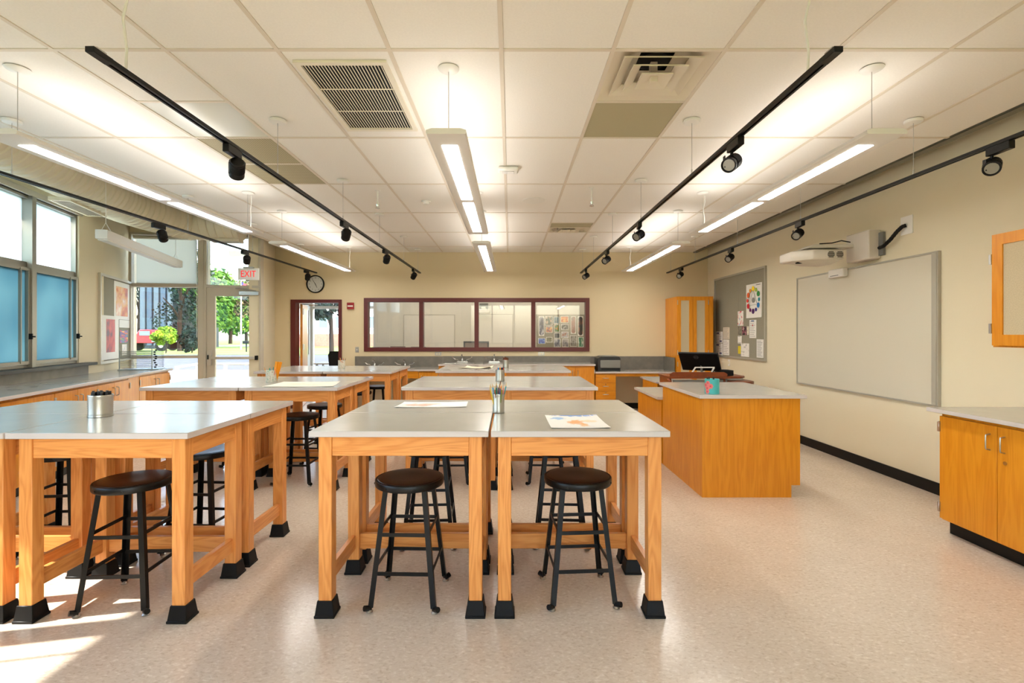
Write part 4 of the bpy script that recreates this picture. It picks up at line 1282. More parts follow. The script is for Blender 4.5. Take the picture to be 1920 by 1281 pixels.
# ------------------------------------------------------------------ duct in the open strip
dr_ = .27; dz_ = 3.10
path2 = []
def duct_add(p): path2.append(Vector((p.x, p.y, 0)))
end_dir = Vector((math.cos(SF_RZ), math.sin(SF_RZ), 0))
for k in range(40):
    duct_add(left_pt(3.95 + k * 2.30 / 40, .43))
pA = left_pt(6.25, .43); pC = P2 + end_dir * 1.05 + Vector((-end_dir.y, end_dir.x, 0)) * -.48
pB = pA + LD * .55
for k in range(0, 41):
    t = k / 40
    duct_add(pA * (1 - t) ** 2 + pB * 2 * t * (1 - t) + pC * t * t)
for k in range(1, 30):
    p = pC + end_dir * (k * .04)
    if p.x > X_CE - .05: break
    duct_add(p)
cum = [0]
for a, b in zip(path2[:-1], path2[1:]): cum.append(cum[-1] + (b - a).length)
def along(d):
    for q in range(len(cum) - 1):
        if cum[q + 1] >= d:
            return path2[q].lerp(path2[q + 1], (d - cum[q]) / max(cum[q + 1] - cum[q], 1e-6))
    return path2[-1]
pts3, radii = [], []
d = 0.0
while d < cum[-1] - .02:
    for off, rr in ((0, dr_), (.010, dr_ + .013), (.020, dr_)):
        p = along(d + off); pts3.append((p.x, p.y, dz_)); radii.append(rr)
    for off in (.05, .08):
        p = along(d + off); pts3.append((p.x, p.y, dz_)); radii.append(dr_)
    d += .11
duct = thing('air_duct', 'cream painted spiral air duct curving above the left windows', 'duct', (0, 0, 0))
part('duct_shell', MB().path(pts3, dr_, 32, radii), DUCTM, duct)
def register(p, rz, L, W, lab):
    g = part('register', flat_frame(MB(), L / 2, W / 2, .02, -.02, .02), DUCTM, duct, loc=p, rot=(0, 0, rz))
    for k in range(7):
        part('vane', MB().box(-L / 2 + .02, L / 2 - .02, -W / 2 + .03 + k * (W - .06) / 6 - .002, -W / 2 + .03 + k * (W - .06) / 6 + .002, -.015, .012), ALUM_L, g)
    return g
register(left_pt(5.75, .33, dz_ - dr_ - .005), LRZ, .75, .20, 'a')
register((pC + end_dir * .55) + Vector((0, 0, dz_ - dr_ - .01)), SF_RZ, .42, .2, 'b')
for s in (4.7, 5.9):
    p = left_pt(s, .43)
    part('hanger', MB().tube((p.x, p.y, dz_ + dr_ - .01), (p.x, p.y, Z_D), .006, 6), ALUM, duct)

# ------------------------------------------------------------------ exit sign, clock, wall devices
ex = thing('exit_sign', 'white exit sign with red letters hanging before the outer door', 'sign', (-3.76, 7.20, 2.18), R(8))
part('panel', MB().box(-.142, .142, -.012, .012, 0, .168), WMETAL, ex, bevel=.003)
part('canopy', MB().box(-.07, .07, -.02, .02, .168, .19), STEEL, ex, bevel=.003)
part('stem', MB().tube((0, 0, .19), (0, 0, Z_C - 2.18), .006, 8), STEEL, ex)
part('ceiling_plate', MB().lathe([(.05, Z_C - 2.18 - .012), (.055, Z_C - 2.18)], 16), WMETAL, ex)
REDGLOW = emit('exit_red', lin((225, 30, 34)), 1.0)
tx = add('exit_letters', text_mesh('EXIT', .118, REDGLOW, .001), ex, (0, -.0135, .082), (R(90), 0, 0))
tx.scale = (.86, 1.12, 1)

ck = thing('wall_clock', 'round black-rimmed wall clock above the inner door', 'clock', ((592 - CU) * Y_B / F_PX, Y_B, CAM_Z + (627 - 533) * Y_B / F_PX))
ring = MB(); N = 36; vs = []
for k in range(N):
    t = 2 * math.pi * k / N
    for rr, yy in ((.168, -.004), (.168, -.035), (.152, -.04), (.148, -.02), (.148, -.004)):
        vs.append((rr * math.cos(t), yy, rr * math.sin(t)))
ring._add(vs, [(5 * k + a, 5 * k + (a + 1) % 5, 5 * ((k + 1) % N) + (a + 1) % 5, 5 * ((k + 1) % N) + a) for k in range(N) for a in range(5)])
part('rim', ring, MATTE_BLACK, ck)
fc = part('face', MB().tube((0, -.002, 0), (0, -.016, 0), .149, 36), mat('clock_face', (206, 208, 204), .4), ck)
for k in range(12):
    a = R(90 - 30 * (k + 1))
    add('numeral', text_mesh(str(k + 1), .034, MATTE_BLACK, .0004), fc, (.118 * math.cos(a), -.017, .118 * math.sin(a)), (R(90), 0, 0))
part('hour_hand', MB().prism([(-.006, -.01), (.006, -.01), (.003, .075), (-.003, .075)], -.021, -.019, 'y'), MATTE_BLACK, ck, rot=(0, R(155), 0))
part('minute_hand', MB().prism([(-.005, -.015), (.005, -.015), (.002, .105), (-.002, .105)], -.024, -.022, 'y'), MATTE_BLACK, ck, rot=(0, R(-32), 0))

def wall_pt(u, v): return ((u - CU) * Y_B / F_PX, Y_B, CAM_Z + (CV - v) * Y_B / F_PX)
RED = mat('alarm_red', (150, 22, 24), .4)
fa_ = thing('fire_alarm', 'small red fire alarm strobe between the inner door and window', 'alarm', wall_pt(658, 580))
part('housing', MB().box(-.065, .065, -.04, -.002, 0, .125), RED, fa_, bevel=.006)
part('strobe', MB().box(-.05, .05, -.052, -.04, .045, .07), PLAST, fa_, bevel=.004)
sw = thing('light_switch', 'steel light switch plate right of the inner door', 'switch', wall_pt(669.5, 661))
part('plate', MB().box(-.035, .035, -.006, -.001, 0, .105), STEEL, sw, bevel=.002)
part('toggle', MB().box(-.006, .006, -.018, -.006, .042, .062), PLAST, sw)
for u, lab in ((821.5, 'left one'), (1015, 'right one')):
    ol = thing('wall_outlet', 'steel double outlet plate below the inner window, ' + lab, 'outlet', wall_pt(u, 667), 0, 'outlets over the back counter')
    part('plate', MB().box(-.06, .06, -.006, -.001, 0, .07), STEEL, ol, bevel=.002)
    for s in (-1, 1):
        part('socket', MB().box(s * .022 - .014, s * .022 + .014, -.009, -.006, .018, .052), mat('ivory', (222, 212, 180), .5), ol, bevel=.002)
ol = thing('wall_outlet', 'small outlet plate on the right wall below the tackboard', 'outlet', (X_R, 8.55, .86), RZ_R)
part('plate', MB().box(-.035, .035, -.006, -.001, 0, .11), PLAST, ol, bevel=.002)
part('socket', MB().box(-.014, .014, -.009, -.006, .03, .08), mat('ivory', (222, 212, 180), .5), ol)

# ------------------------------------------------------------------ art board on the left panel
av = P2 - P1; ARZ = math.atan2(av.y, av.x); AL = av.length
ab = thing('art_board', 'grey tackboard with pale frame between windows and outer door', 'bulletin board', (P1.x, P1.y, 1.0), ARZ)
AH = 1.22
part('tack_surface', MB().box(.03, AL - .04, -.012, -.001, .03, AH - .03), CORK, ab)
part('board_frame', MB().frame(.0, AL - .015, 0, AH, -.03, -.001, .035), ALUM_L, ab)
def art(name, label, x0, x1, z0, z1, m, inset=.0, lift=.0):
    a = thing(name, label, 'artwork', (P1.x, P1.y, 1.0), ARZ)
    y = -.0135 - lift
    part('sheet', MB().box(x0, x1, y - .002, y, z0, z1), PAPER, a)
    if inset is not None:
        i = inset
        part('print', MB().box(x0 + i[0], x1 - i[1], y - .0035, y - .002, z0 + i[2], z1 - i[3]), m, a)
    return a
art('art_print', 'orange and pink abstract print on white paper, upper right of the art board', .56, 1.26, .62, 1.17, print_mat('orange_print', [(178, 74, 36), (206, 104, 52), (226, 168, 92), (222, 172, 150), (232, 214, 190)], 2.3, 3), (.08, .1, .05, .07))
art('art_print', 'tall red abstract print on white paper, lower left of the art board', .06, .74, .05, .66, print_mat('red_print', [(92, 40, 60), (176, 44, 44), (196, 56, 50), (206, 70, 60), (190, 90, 80)], 2.6, 8), (.18, .16, .1, .05), lift=.004)
art('art_print', 'white mount strip below the orange print on the art board', .78, 1.26, .50, .615, PAPER, None)
art('art_print', 'small rainbow striped print in the lower right of the art board', .80, 1.16, .27, .46, print_mat('rainbow_print', [(230, 200, 40), (220, 90, 50), (150, 60, 120), (70, 90, 160), (90, 140, 100), (190, 130, 90)], 2.4, 5, stretch=(.6, 1, 3)), (.0, .0, .0, .0))
art('art_print', 'small colour wheel drawing at the bottom right of the art board', .90, 1.12, .08, .25, print_mat('mini_wheel', [(60, 90, 170), (238, 236, 228), (240, 236, 226), (238, 234, 226), (220, 160, 40)], 3.4, 9), (.03, .03, .03, .03))

# ------------------------------------------------------------------ cans, pencils, papers on the tables
def can(label, x, y, z, r, h, m=TIN, ribs=True, flowers=False):
    c = thing('tin_can', label, 'can', (x, y, z), random.uniform(0, 6), None)
    prof = [(r * .97, 0), (r, .002), (r, .012)]
    n = int(h / .006)
    for k in range(2, n - 2):
        prof.append((r * (1.0 if (k % 2 or not ribs) else .975), k * h / n))
    prof += [(r, h - .01), (r * 1.015, h - .003), (r * 1.0, h), (r * .93, h - .002), (r * .93, .006), (.002, .006)]
    part('shell', MB().lathe(prof, 28), m, c)
    return c
def pencil(x, y, z, L, lean, az, col, r=.0036, label='', group='', name='pencil', cap=None, tip=True):
    d = Vector((math.sin(lean) * math.cos(az), math.sin(lean) * math.sin(az), math.cos(lean)))
    mb = MB()
    mb.path([(0, 0, 0), (0, 0, L * .86), (0, 0, L * .88), (0, 0, L)] if tip else [(0, 0, 0), (0, 0, L * .8), (0, 0, L * .81), (0, 0, L)], r, 6, [r, r, r, r * .15] if tip else [r, r, r * 1.12, r * 1.05])
    me = mb.mesh(name, [mat('paint_%02x%02x%02x' % col, col, .35), mat('paint_cap_%02x%02x%02x' % (cap or (214, 178, 128)), cap or (214, 178, 128), .5)])
    zc = L * .85 if tip else L * .805
    for p in me.polygons:
        if p.center.z > zc: p.material_index = 1
    return add(name, me, None, (x, y, z), d.to_track_quat('Z', 'Y').to_euler(), label, 'pencil' if name == 'pencil' else name, group)
COLN = {'blue': (20, 96, 180), 'light blue': (60, 160, 210), 'green': (10, 130, 80), 'navy': (24, 34, 70), 'orange': (226, 120, 40), 'pink': (222, 130, 120), 'white': (226, 226, 226), 'grey': (90, 90, 110), 'yellow': (236, 200, 40), 'red': (200, 44, 40), 'brown': (130, 70, 30), 'olive': (110, 120, 40), 'teal': (20, 130, 140), 'black': (18, 18, 20), 'amber': (232, 150, 24)}
def fill(x, y, z, r, items, Lr, where, name='pencil', spread=1.0, pr=.0036, tip=True, shared=None, cap=None):
    n = len(items)
    for k, c in enumerate(items):
        a = 2.4 * k; rr = r * .62 * math.sqrt((k + .5) / n)
        L = random.uniform(*Lr)
        lean = .30 * spread * rr / r
        lab = '%s %s %s' % (c, name.replace('_', ' '), where)
        pencil(x + rr * math.cos(a), y + rr * math.sin(a), z + .008, L, lean, a, COLN[c], pr, lab, '%s set %s' % (name.replace('_', ' '), where), name, cap, tip)
ct1 = (-.072, 3.02)
can('shiny ribbed tin can of coloured pencils on the nearest centre tables', *ct1, TZ, .036, .115)
fill(*ct1, TZ, .036, ['blue', 'green', 'navy', 'orange', 'light blue', 'pink', 'grey', 'brown', 'teal', 'white', 'olive', 'red', 'yellow'], (.16, .18), 'standing in the nearest can on the centre tables', spread=1.3)
ct2 = (-2.362, 2.89)
can('wide tin can packed with black pens on the nearest left tables', *ct2, TZ, .060, .125)
for k in range(19):
    a = 2.4 * k; rr = .046 * math.sqrt((k + .3) / 19)
    pencil(ct2[0] + rr * math.cos(a), ct2[1] + rr * math.sin(a), TZ + .008, .132 + .006 * ((k * 7) % 3) / 2, 0.0, 0, COLN['black'], .0062, 'black pen in the wide can on the nearest left tables', 'black pens in the wide can', 'pen', (26, 26, 30), False)
ct3 = (-2.36, 4.95)
can('paint-splashed tin can of pencils and rulers on the middle left tables', *ct3, TZ, .052, .118, print_mat('splashed_tin', [(150, 140, 120), (206, 202, 190), (196, 192, 180), (150, 170, 150)], 5, 2, .35))
fill(*ct3, TZ, .052, ['teal', 'light blue', 'green', 'red', 'amber', 'pink'], (.15, .175), 'standing in the can on the middle left tables', spread=1.6)
for k in range(3):
    o = add('ruler', MB().box(-.011, .011, -.0015, .0015, 0, .20).mesh('ruler', mat('ruler_amber', (232, 150, 24), .4)), None, (ct3[0] + .024 + k * .007, ct3[1] - .012 + .012 * k, TZ + .008), (R(3), R(11 + 3 * k), 0), 'amber plastic ruler, %s in the can on the middle left tables' % ('first', 'second', 'third')[k], 'ruler', 'amber rulers')
ct4 = (-2.33, 6.92)
can('pale labelled tin can of pencils on the farthest left tables', *ct4, TZ, .046, .115, print_mat('label_tin', [(196, 160, 140), (224, 216, 200), (214, 206, 190), (160, 176, 170)], 4, 7, .4))
fill(*ct4, TZ, .046, ['red', 'amber', 'orange', 'brown'], (.14, .16), 'standing in the can on the farthest left tables', spread=1.6)
ct5 = (-.105, 5.06)
can('tin can of coloured markers on the middle centre tables', *ct5, TZ, .047, .118)
fill(*ct5, TZ, .047, ['green', 'yellow', 'orange', 'blue', 'pink', 'navy', 'teal', 'light blue', 'red'], (.126, .134), 'standing in the can on the middle centre tables', 'marker', .2, .008, False)
for o in [o for o in COL.objects if o.name.startswith('marker')]:
    c = o.data.materials[0]; o.data.materials[1] = c
ct6 = (-.065, 7.08)
can('tin can of brown sticks on the farthest centre tables', *ct6, TZ, .042, .112)
fill(*ct6, TZ, .042, ['brown', 'red', 'brown', 'orange', 'brown', 'brown', 'brown'], (.135, .15), 'standing in the can on the farthest centre tables', 'brush', .7, .006, False, cap=(110, 56, 24))
tq = (1.765, 4.39)
tqc = can('turquoise painted can with pink flowers on the tall desk', *tq, .882, .060, .128, mat('turquoise_paint', (70, 176, 176), .45), ribs=False)
tqc.rotation_euler.z = 0
FLW = mat('flower_pink', (228, 120, 118), .6); FLC = mat('flower_core', (206, 70, 84), .6)
for ang, z, s in ((-150, .050, 1.2), (-124, .068, 1.2), (-145, .095, 1.0), (-165, .075, 1.1), (-150, .020, 1.0)):
    a = R(ang)
    for k in range(6):
        b = k * math.pi / 3
        da = .011 * s * math.cos(b) / .06; dz = .011 * s * math.sin(b)
        n = Vector((math.cos(a + da), math.sin(a + da), 0)) * .0605 + Vector((0, 0, z + dz))
        m2 = n + Vector((math.cos(a + da), math.sin(a + da), 0)) * .0012
        part('petal', MB().tube(n, m2, .0085 * s, 10), FLW, tqc)
    n = Vector((math.cos(a) * .0605, math.sin(a) * .0605, z)); part('flower_core', MB().tube(n, n + Vector((math.cos(a), math.sin(a), 0)) * .002, .006 * s, 10), FLC, tqc)
fill(*tq, .882, .06, ['black', 'brown', 'grey', 'black', 'navy'], (.128, .138), 'standing in the turquoise can', 'pen', .4, .005, False, cap=(30, 28, 28))

def sheet(name, label, pts, m, z=TZ, border=None, lift=.003):
    """a sheet of paper lying on a table, corners slightly curled."""
    n = 6
    c = [Vector((*p, 0)) for p in pts]
    vs = []
    for j in range(n + 1):
        for i in range(n + 1):
            a, b = i / n, j / n
            p = c[0] * (1 - a) * (1 - b) + c[1] * a * (1 - b) + c[2] * a * b + c[3] * (1 - a) * b
            e = max(0, abs(a - .5) * 2 - .55) * max(0, abs(b - .5) * 2 - .4)
            vs.append((p.x, p.y, z + .0012 + lift * (e * 4 + .25 * math.sin(5 * a + 3 * b) ** 2)))
    k = len(vs)
    vs2 = [(x, y, zz + .0008) for x, y, zz in vs]
    fs = []
    for j in range(n):
        for i in range(n):
            q = (j * (n + 1) + i, j * (n + 1) + i + 1, (j + 1) * (n + 1) + i + 1, (j + 1) * (n + 1) + i)
            fs.append(tuple(reversed(q))); fs.append(tuple(t + k for t in q))
    return add(name, MB()._add(vs + vs2, fs).mesh(name, m, smooth=60), None, label=label, cat='paper')
def paint_mat(name, spots, base=(240, 237, 232)):
    """watercolour paper: soft blobs (cx, cy, rx, ry, rgb, density) in the sheet's own generated coordinates."""
    m, nt, b = base_mat(name)
    tc = nt.nodes.new('ShaderNodeTexCoord')
    nz = nt.nodes.new('ShaderNodeTexNoise'); nz.inputs['Scale'].default_value = 9; nz.inputs['Detail'].default_value = 4
    nt.links.new(tc.outputs['Generated'], nz.inputs['Vector'])
    last = None
    for cx, cy, rx, ry, rgb, dens in spots:
        mp = nt.nodes.new('ShaderNodeMapping'); mp.vector_type = 'POINT'
        mp.inputs['Location'].default_value = (-cx / rx, -cy / ry, 0); mp.inputs['Scale'].default_value = (1 / rx, 1 / ry, 0)
        nt.links.new(tc.outputs['Generated'], mp.inputs['Vector'])
        ln = nt.nodes.new('ShaderNodeVectorMath'); ln.operation = 'LENGTH'
        nt.links.new(mp.outputs[0], ln.inputs[0])
        ma = nt.nodes.new('ShaderNodeMath'); ma.operation = 'MULTIPLY_ADD'; ma.inputs[1].default_value = 2.4
        nt.links.new(nz.outputs['Fac'], ma.inputs[0])
        ng = nt.nodes.new('ShaderNodeMath'); ng.operation = 'MULTIPLY'; ng.inputs[1].default_value = -1.3
        nt.links.new(ln.outputs['Value'], ng.inputs[0]); nt.links.new(ng.outputs[0], ma.inputs[2])
        mr = nt.nodes.new('ShaderNodeMapRange'); mr.inputs[1].default_value = 0.0; mr.inputs[2].default_value = .5; mr.inputs[4].default_value = dens
        nt.links.new(ma.outputs[0], mr.inputs[0])
        mx = nt.nodes.new('ShaderNodeMix'); mx.data_type = 'RGBA'
        nt.links.new(mr.outputs[0], mx.inputs[0])
        if last is None: mx.inputs[6].default_value = (*lin(base), 1)
        else: nt.links.new(last, mx.inputs[6])
        mx.inputs[7].default_value = (*lin(rgb), 1)
        last = mx.outputs[2]
    nt.links.new(last, b.inputs['Base Color']); b.inputs['Roughness'].default_value = .75
    return m
sheet('watercolor_painting', 'watercolour sheet with blue and orange washes on the near right centre table', [(.205, 2.515), (.505, 2.52), (.50, 2.92), (.20, 2.905)],
      paint_mat('wash_a', [(.55, .96, .5, .1, (60, 130, 210), .9), (.22, .72, .16, .12, (130, 180, 225), .8), (.5, .42, .16, .2, (236, 160, 80), .85), (.75, .5, .18, .1, (236, 206, 150), .6), (.6, .2, .1, .12, (232, 170, 90), .7)]), border=None)
sheet('watercolor_painting', 'watercolour sheet with a pale red wash on the nearest centre tables', [(-.75, 3.23), (-.285, 3.25), (-.295, 3.49), (-.735, 3.475)],
      paint_mat('wash_b', [(.3, .4, .25, .3, (236, 150, 120), .7), (.45, .6, .2, .2, (232, 170, 150), .5)]))
sheet('watercolor_painting', 'large cream painting sheet on the middle left tables', [(-2.23, 4.50), (-1.60, 4.52), (-1.69, 4.98), (-2.24, 4.96)], paint_mat('wash_c', [(.3, .5, .2, .3, (226, 206, 180), .6), (.6, .4, .2, .2, (214, 216, 190), .5)], (236, 230, 214)))
sheet('cream_paper', 'crumpled cream paper lying on the farthest centre tables', [(-.72, 6.95), (-.28, 6.9), (-.24, 7.2), (-.62, 7.22)], mat('cream_sheet', (226, 216, 188), .8), lift=.02)
sheet('paper_towel', 'white sheet at the left end of the raised back counter', [(-1.22, 8.92), (-1.0, 8.92), (-.98, 9.1), (-1.18, 9.1)], PAPER, z=.873)

# ------------------------------------------------------------------ the next room, seen through the inner window and door
Y2 = 12.8
NWALL = mat('next_room_paint', (232, 228, 214), .85)
nl0 = Vector((-4.2, Y_B + .14, 0)); nl1 = Vector((-5.1, Y2, 0))
wall_seg('wall_next_left', nl0, nl1, 0, 2.9, NWALL)
struct('wall_next_far', MB().box(-3.45, 4.1, Y2, Y2 + .15, 0, 2.9), NWALL)
struct('wall_next_right', MB().box(3.93, 4.1, Y_B + .14, Y2, 0, 2.9), NWALL)
struct('ceiling_next', MB().box(-5.4, 4.1, Y_B + .14, Y2 + .15, 2.9, 3.0), TILE)
ns = add('window_9', None, None, (-5.1, Y2, 0), kind='structure')
part('window_frame', MB().frame(0, 1.65, 0, 2.9, 0, .12, .05), WMETAL, ns)
part('mullion', MB().box(.74, .82, -.01, .13, 0, 2.85), WMETAL, ns)
part('transom', MB().box(.05, 1.6, -.005, .115, 2.05, 2.12), WMETAL, ns)
for x0, x1 in ((.05, .74), (.82, 1.6)):
    for z0, z1 in ((.05, 2.05), (2.12, 2.85)):
        part('pane', MB().box(x0, x1, .05, .06, z0, z1), GLASS, ns)
for y in (10.4, 11.9):  # unseen lamps added so the next room gets light
    nlgt = thing('next_room_fill', 'unseen ceiling light added to brighten the next room, %s row' % ('near' if y < 11 else 'far'), 'light', (-.6, y, 2.86))
    part('housing', MB().box(-2.6, 2.6, -.08, .08, 0, .04), WMETAL, nlgt)
    part('lens', MB().box(-2.55, 2.55, -.065, .065, -.006, 0), LENS2, nlgt)
def far(u, v, Y=Y2):
    return ((u - CU) * Y / F_PX, CAM_Z + (CV - v) * Y / F_PX)
# whiteboards on the far wall and on the left wall of the next room
for u0, u1, v0, lab in ((757, 853, 590, 'left one'), (893, 962, 589, 'right one')):
    x0, z1 = far(u0, v0); x1, _ = far(u1, v0)
    nb = thing('whiteboard', 'white marker board on the far wall of the next room, ' + lab, 'whiteboard', (x0, Y2, .75))
    part('board_face', MB().box(.01, x1 - x0 - .01, -.012, -.001, .01, z1 - .76), mat('marker_board', (236, 232, 220), .3), nb)
    part('board_frame', MB().frame(0, x1 - x0, 0, z1 - .75, -.02, -.001, .014), ALUM_L, nb)
nd = nl1 - nl0
nb = thing('whiteboard', 'glossy marker board on the left wall of the next room, seen through the door', 'whiteboard', nl0, math.atan2(nd.y, nd.x))
part('board_face', MB().box(.62, 2.7, -.014, -.001, .92, 1.98), mat('glossy_board', (214, 216, 214), .08), nb)
part('board_frame', MB().frame(.6, 2.72, .9, 2.0, -.024, -.001, .02), ALUM, nb)
# posters
xb0, zb1 = far(1006, 591); xb1, zb0 = far(1098, 655)
pbd = thing('poster_board', 'grey tackboard covered with pictures on the far wall of the next room', 'bulletin board', (0, Y2, 0))
part('tack_surface', MB().box(xb0, xb1, -.014, -.001, zb0 - .1, zb1), CORK, pbd)
part('board_frame', MB().frame(xb0 - .02, xb1 + .02, zb0 - .12, zb1 + .02, -.022, -.001, .02), ALUM_L, pbd)
def capsule(w, h, n=10):
    r = w / 2
    pts = [(r * math.cos(t), h / 2 - r + r * math.sin(t)) for t in [math.pi * k / n for k in range(n + 1)]]
    pts += [(r * math.cos(t), -h / 2 + r + r * math.sin(t)) for t in [math.pi + math.pi * k / n for k in range(n + 1)]]
    return pts
posters = [
    (1010, 1020.5, 593, 630, 'cap', [(24, 28, 62), (40, 44, 90), (200, 200, 205)], 'navy rounded deck design at the left end of the picture board'),
    (1022, 1035.5, 593, 610.5, 'rect', [(20, 60, 60), (40, 80, 76), (180, 150, 120), (220, 210, 200)], 'dark green picture with pale markings, top row of the picture board'),
    (1038, 1048, 594, 607, 'rect', [(50, 90, 110), (90, 130, 150), (60, 80, 90)], 'blue-grey seascape picture, top row of the picture board'),
    (1051, 1066, 593, 605.5, 'rect', [(190, 60, 30), (230, 130, 40), (240, 190, 80)], 'orange sunset picture, top row of the picture board'),
    (1070, 1080, 593, 626, 'cap', [(130, 70, 60), (170, 110, 96), (120, 130, 130)], 'red-brown rounded deck design on the picture board'),
    (1083, 1093.5, 593, 630, 'cap', [(16, 18, 36), (24, 28, 54), (170, 90, 50)], 'near-black rounded deck design at the right end of the picture board'),
    (1023, 1036, 612.5, 624, 'rect', [(90, 60, 110), (220, 140, 80), (230, 200, 120)], 'purple and gold picture, second row of the picture board'),
    (1039, 1049, 608.5, 623, 'rect', [(20, 80, 40), (60, 130, 60), (230, 140, 40)], 'green and orange picture, second row of the picture board'),
    (1052, 1066, 608, 619, 'rect', [(16, 18, 16), (40, 44, 40), (200, 200, 200)], 'black picture with a white figure, second row of the picture board'),
    (1039, 1050, 624.5, 634.5, 'rect', [(50, 54, 60), (90, 94, 100)], 'dark grey picture, third row of the picture board'),
    (1052.5, 1066, 622, 634, 'rect', [(30, 40, 60), (200, 204, 210), (160, 90, 60)], 'blue and white picture, third row of the picture board'),
    (1009, 1022.5, 634, 645, 'rect', [(20, 60, 170), (40, 90, 200), (120, 160, 220)], 'bright blue picture, bottom row of the picture board'),
    (1024, 1035.5, 632, 642, 'rect', [(80, 86, 60), (120, 120, 90), (150, 150, 130)], 'olive landscape picture, bottom row of the picture board'),
    (1038.5, 1051, 635.5, 651, 'rect', [(60, 66, 90), (130, 134, 150), (190, 190, 196)], 'grey-blue picture, bottom row of the picture board'),
    (1054, 1066, 635.5, 651, 'rect', [(70, 66, 100), (140, 136, 140), (180, 170, 170)], 'violet-grey picture, bottom row of the picture board'),
    (1068.5, 1081.5, 629, 650, 'rect', [(110, 100, 96), (160, 156, 150), (90, 84, 84)], 'brown-grey picture below the red-brown deck design'),
    (1084, 1094, 632, 651, 'rect', [(20, 110, 80), (60, 140, 110), (220, 220, 210)], 'green picture in the lower right corner of the picture board'),
]
for k, (u0, u1, v0, v1, shp, cols, lab) in enumerate(posters):
    x0, z1 = far(u0, v0); x1, z0 = far(u1, v1)
    w, h = x1 - x0, z1 - z0
    o = thing('art_poster', lab, 'picture', (x0 + w / 2, Y2 - .0145, z0 + h / 2), 0, 'pictures on the next room board')
    part('sheet', MB().box(-w / 2, w / 2, -.002, 0, -h / 2, h / 2), PAPER, o)
    pm = print_mat('poster_%d' % k, cols, 2.6, k * 1.3)
    if shp == 'cap':
        part('print', MB().prism(capsule(w * .8, h * .94), -.004, -.002, 'y'), pm, o)
    else:
        part('print', MB().box(-w / 2 + .012, w / 2 - .012, -.004, -.002, -h / 2 + .012, h / 2 - .012), pm, o)
# projector over the right board, a monitor, chairs, tables
x0, z0 = far(908, 588)
np_ = thing('projector', 'small white projector over the marker board in the next room', 'projector', (x0, Y2, z0))
part('body', MB().box(-.16, .16, -.5, -.12, -.02, .09), PJW, np_, bevel=.02)
part('arm', MB().box(-.05, .05, -.45, -.004, .10, .15), PJW, np_)
part('wall_plate', MB().box(-.12, .1, -.05, -.003, .05, .26), GREYP, np_)
def far_table(x, y, w, d, lab):
    t = thing('table', lab, 'table', (x, y, 0))
    part('table_top', MB().box(-w / 2, w / 2, -d / 2, d / 2, .71, .74), mat('white_top', (230, 226, 216), .4), t)
    for sx in (-1, 1):
        for sy in (-1, 1):
            part('leg', MB().box(sx * (w / 2 - .06) - .02, sx * (w / 2 - .06) + .02, sy * (d / 2 - .06) - .02, sy * (d / 2 - .06) + .02, 0, .71), GREYP, t)
    return t
far_table(-2.75, 11.2, 1.1, .6, 'white table with chairs at the left of the next room')
far_table(-4.1, 11.7, .8, .5, 'white table near the glass in the next room')
far_table(-.45, 11.5, 1.2, .6, 'white table under the screen in the next room')
CHB = mat('chair_brown', (86, 66, 62), .6)
def back_chair(x, y, rz, lab):
    c = thing('classroom_chair', lab, 'chair', (x, y, 0), R(rz), 'chairs in the next room')
    part('seat', MB().box(-.2, .2, -.2, .2, .44, .465), CHB, c, bevel=.008)
    part('backrest', MB().prism([(-.2, .66), (.2, .66), (.19, 1.10), (-.19, 1.10)], .18, .2, 'y'), CHB, c, bevel=.004)
    for sx in (-1, 1):
        for sy in (-1, 1):
            top = .66 if sy > 0 else .44
            part('leg', MB().tube((sx * .19, sy * .19, 0), (sx * .18, sy * .18, top), .012, 8), GREYP, c)
for x, rz, n in ((-3.05, 8, 'leftmost'), (-2.80, -4, 'second'), (-2.42, 175, 'third'), (-2.16, 165, 'rightmost')):
    back_chair(x, 11.72 if n in ('leftmost', 'third') else 12.22, rz, 'brown-backed chair at the white table in the next room, %s of four' % n)
scn = thing('computer_screen', 'grey-framed screen on the white table in the next room', 'screen', (-.78, 11.45, .74))
part('screen_frame', MB().frame(-.29, .29, .06, .50, -.015, .015, .035), mat('screen_bezel', (78, 84, 96), .4), scn)
part('screen_back', MB().box(-.255, .255, -.01, .01, .095, .465), mat('screen_grey', (150, 140, 138), .5), scn)
part('foot', MB().box(-.12, .12, -.08, .08, 0, .012).box(-.02, .02, -.01, .01, .012, .08), GREYP, scn)
oc_ = thing('office_chair', 'black mesh office chair seen through the inner door', 'chair', (-3.82, 11.2, 0), R(200))
part('seat', MB().box(-.24, .24, -.24, .24, .44, .50), MATTE_BLACK, oc_, bevel=.02)
part('backrest', MB().prism([(-.21, .6), (.21, .6), (.24, .95), (.2, 1.03), (-.2, 1.03), (-.24, .95)], .2, .225, 'y'), MATTE_BLACK, oc_, bevel=.006)
part('back_stem', MB().box(-.03, .03, .22, .25, .42, .8), MATTE_BLACK, oc_)
part('column', MB().tube((0, 0, .08), (0, 0, .44), .025, 10), GREYP, oc_)
for k in range(5):
    a = k * 2 * math.pi / 5
    lg_ = part('base_arm', MB().tube((0, 0, .09), (.28 * math.cos(a), .28 * math.sin(a), .06), .018, 8), MATTE_BLACK, oc_)
    part('caster', MB().tube((.28 * math.cos(a) - .01, .28 * math.sin(a), .028), (.28 * math.cos(a) + .01, .28 * math.sin(a), .028), .027, 12), MATTE_BLACK, lg_)

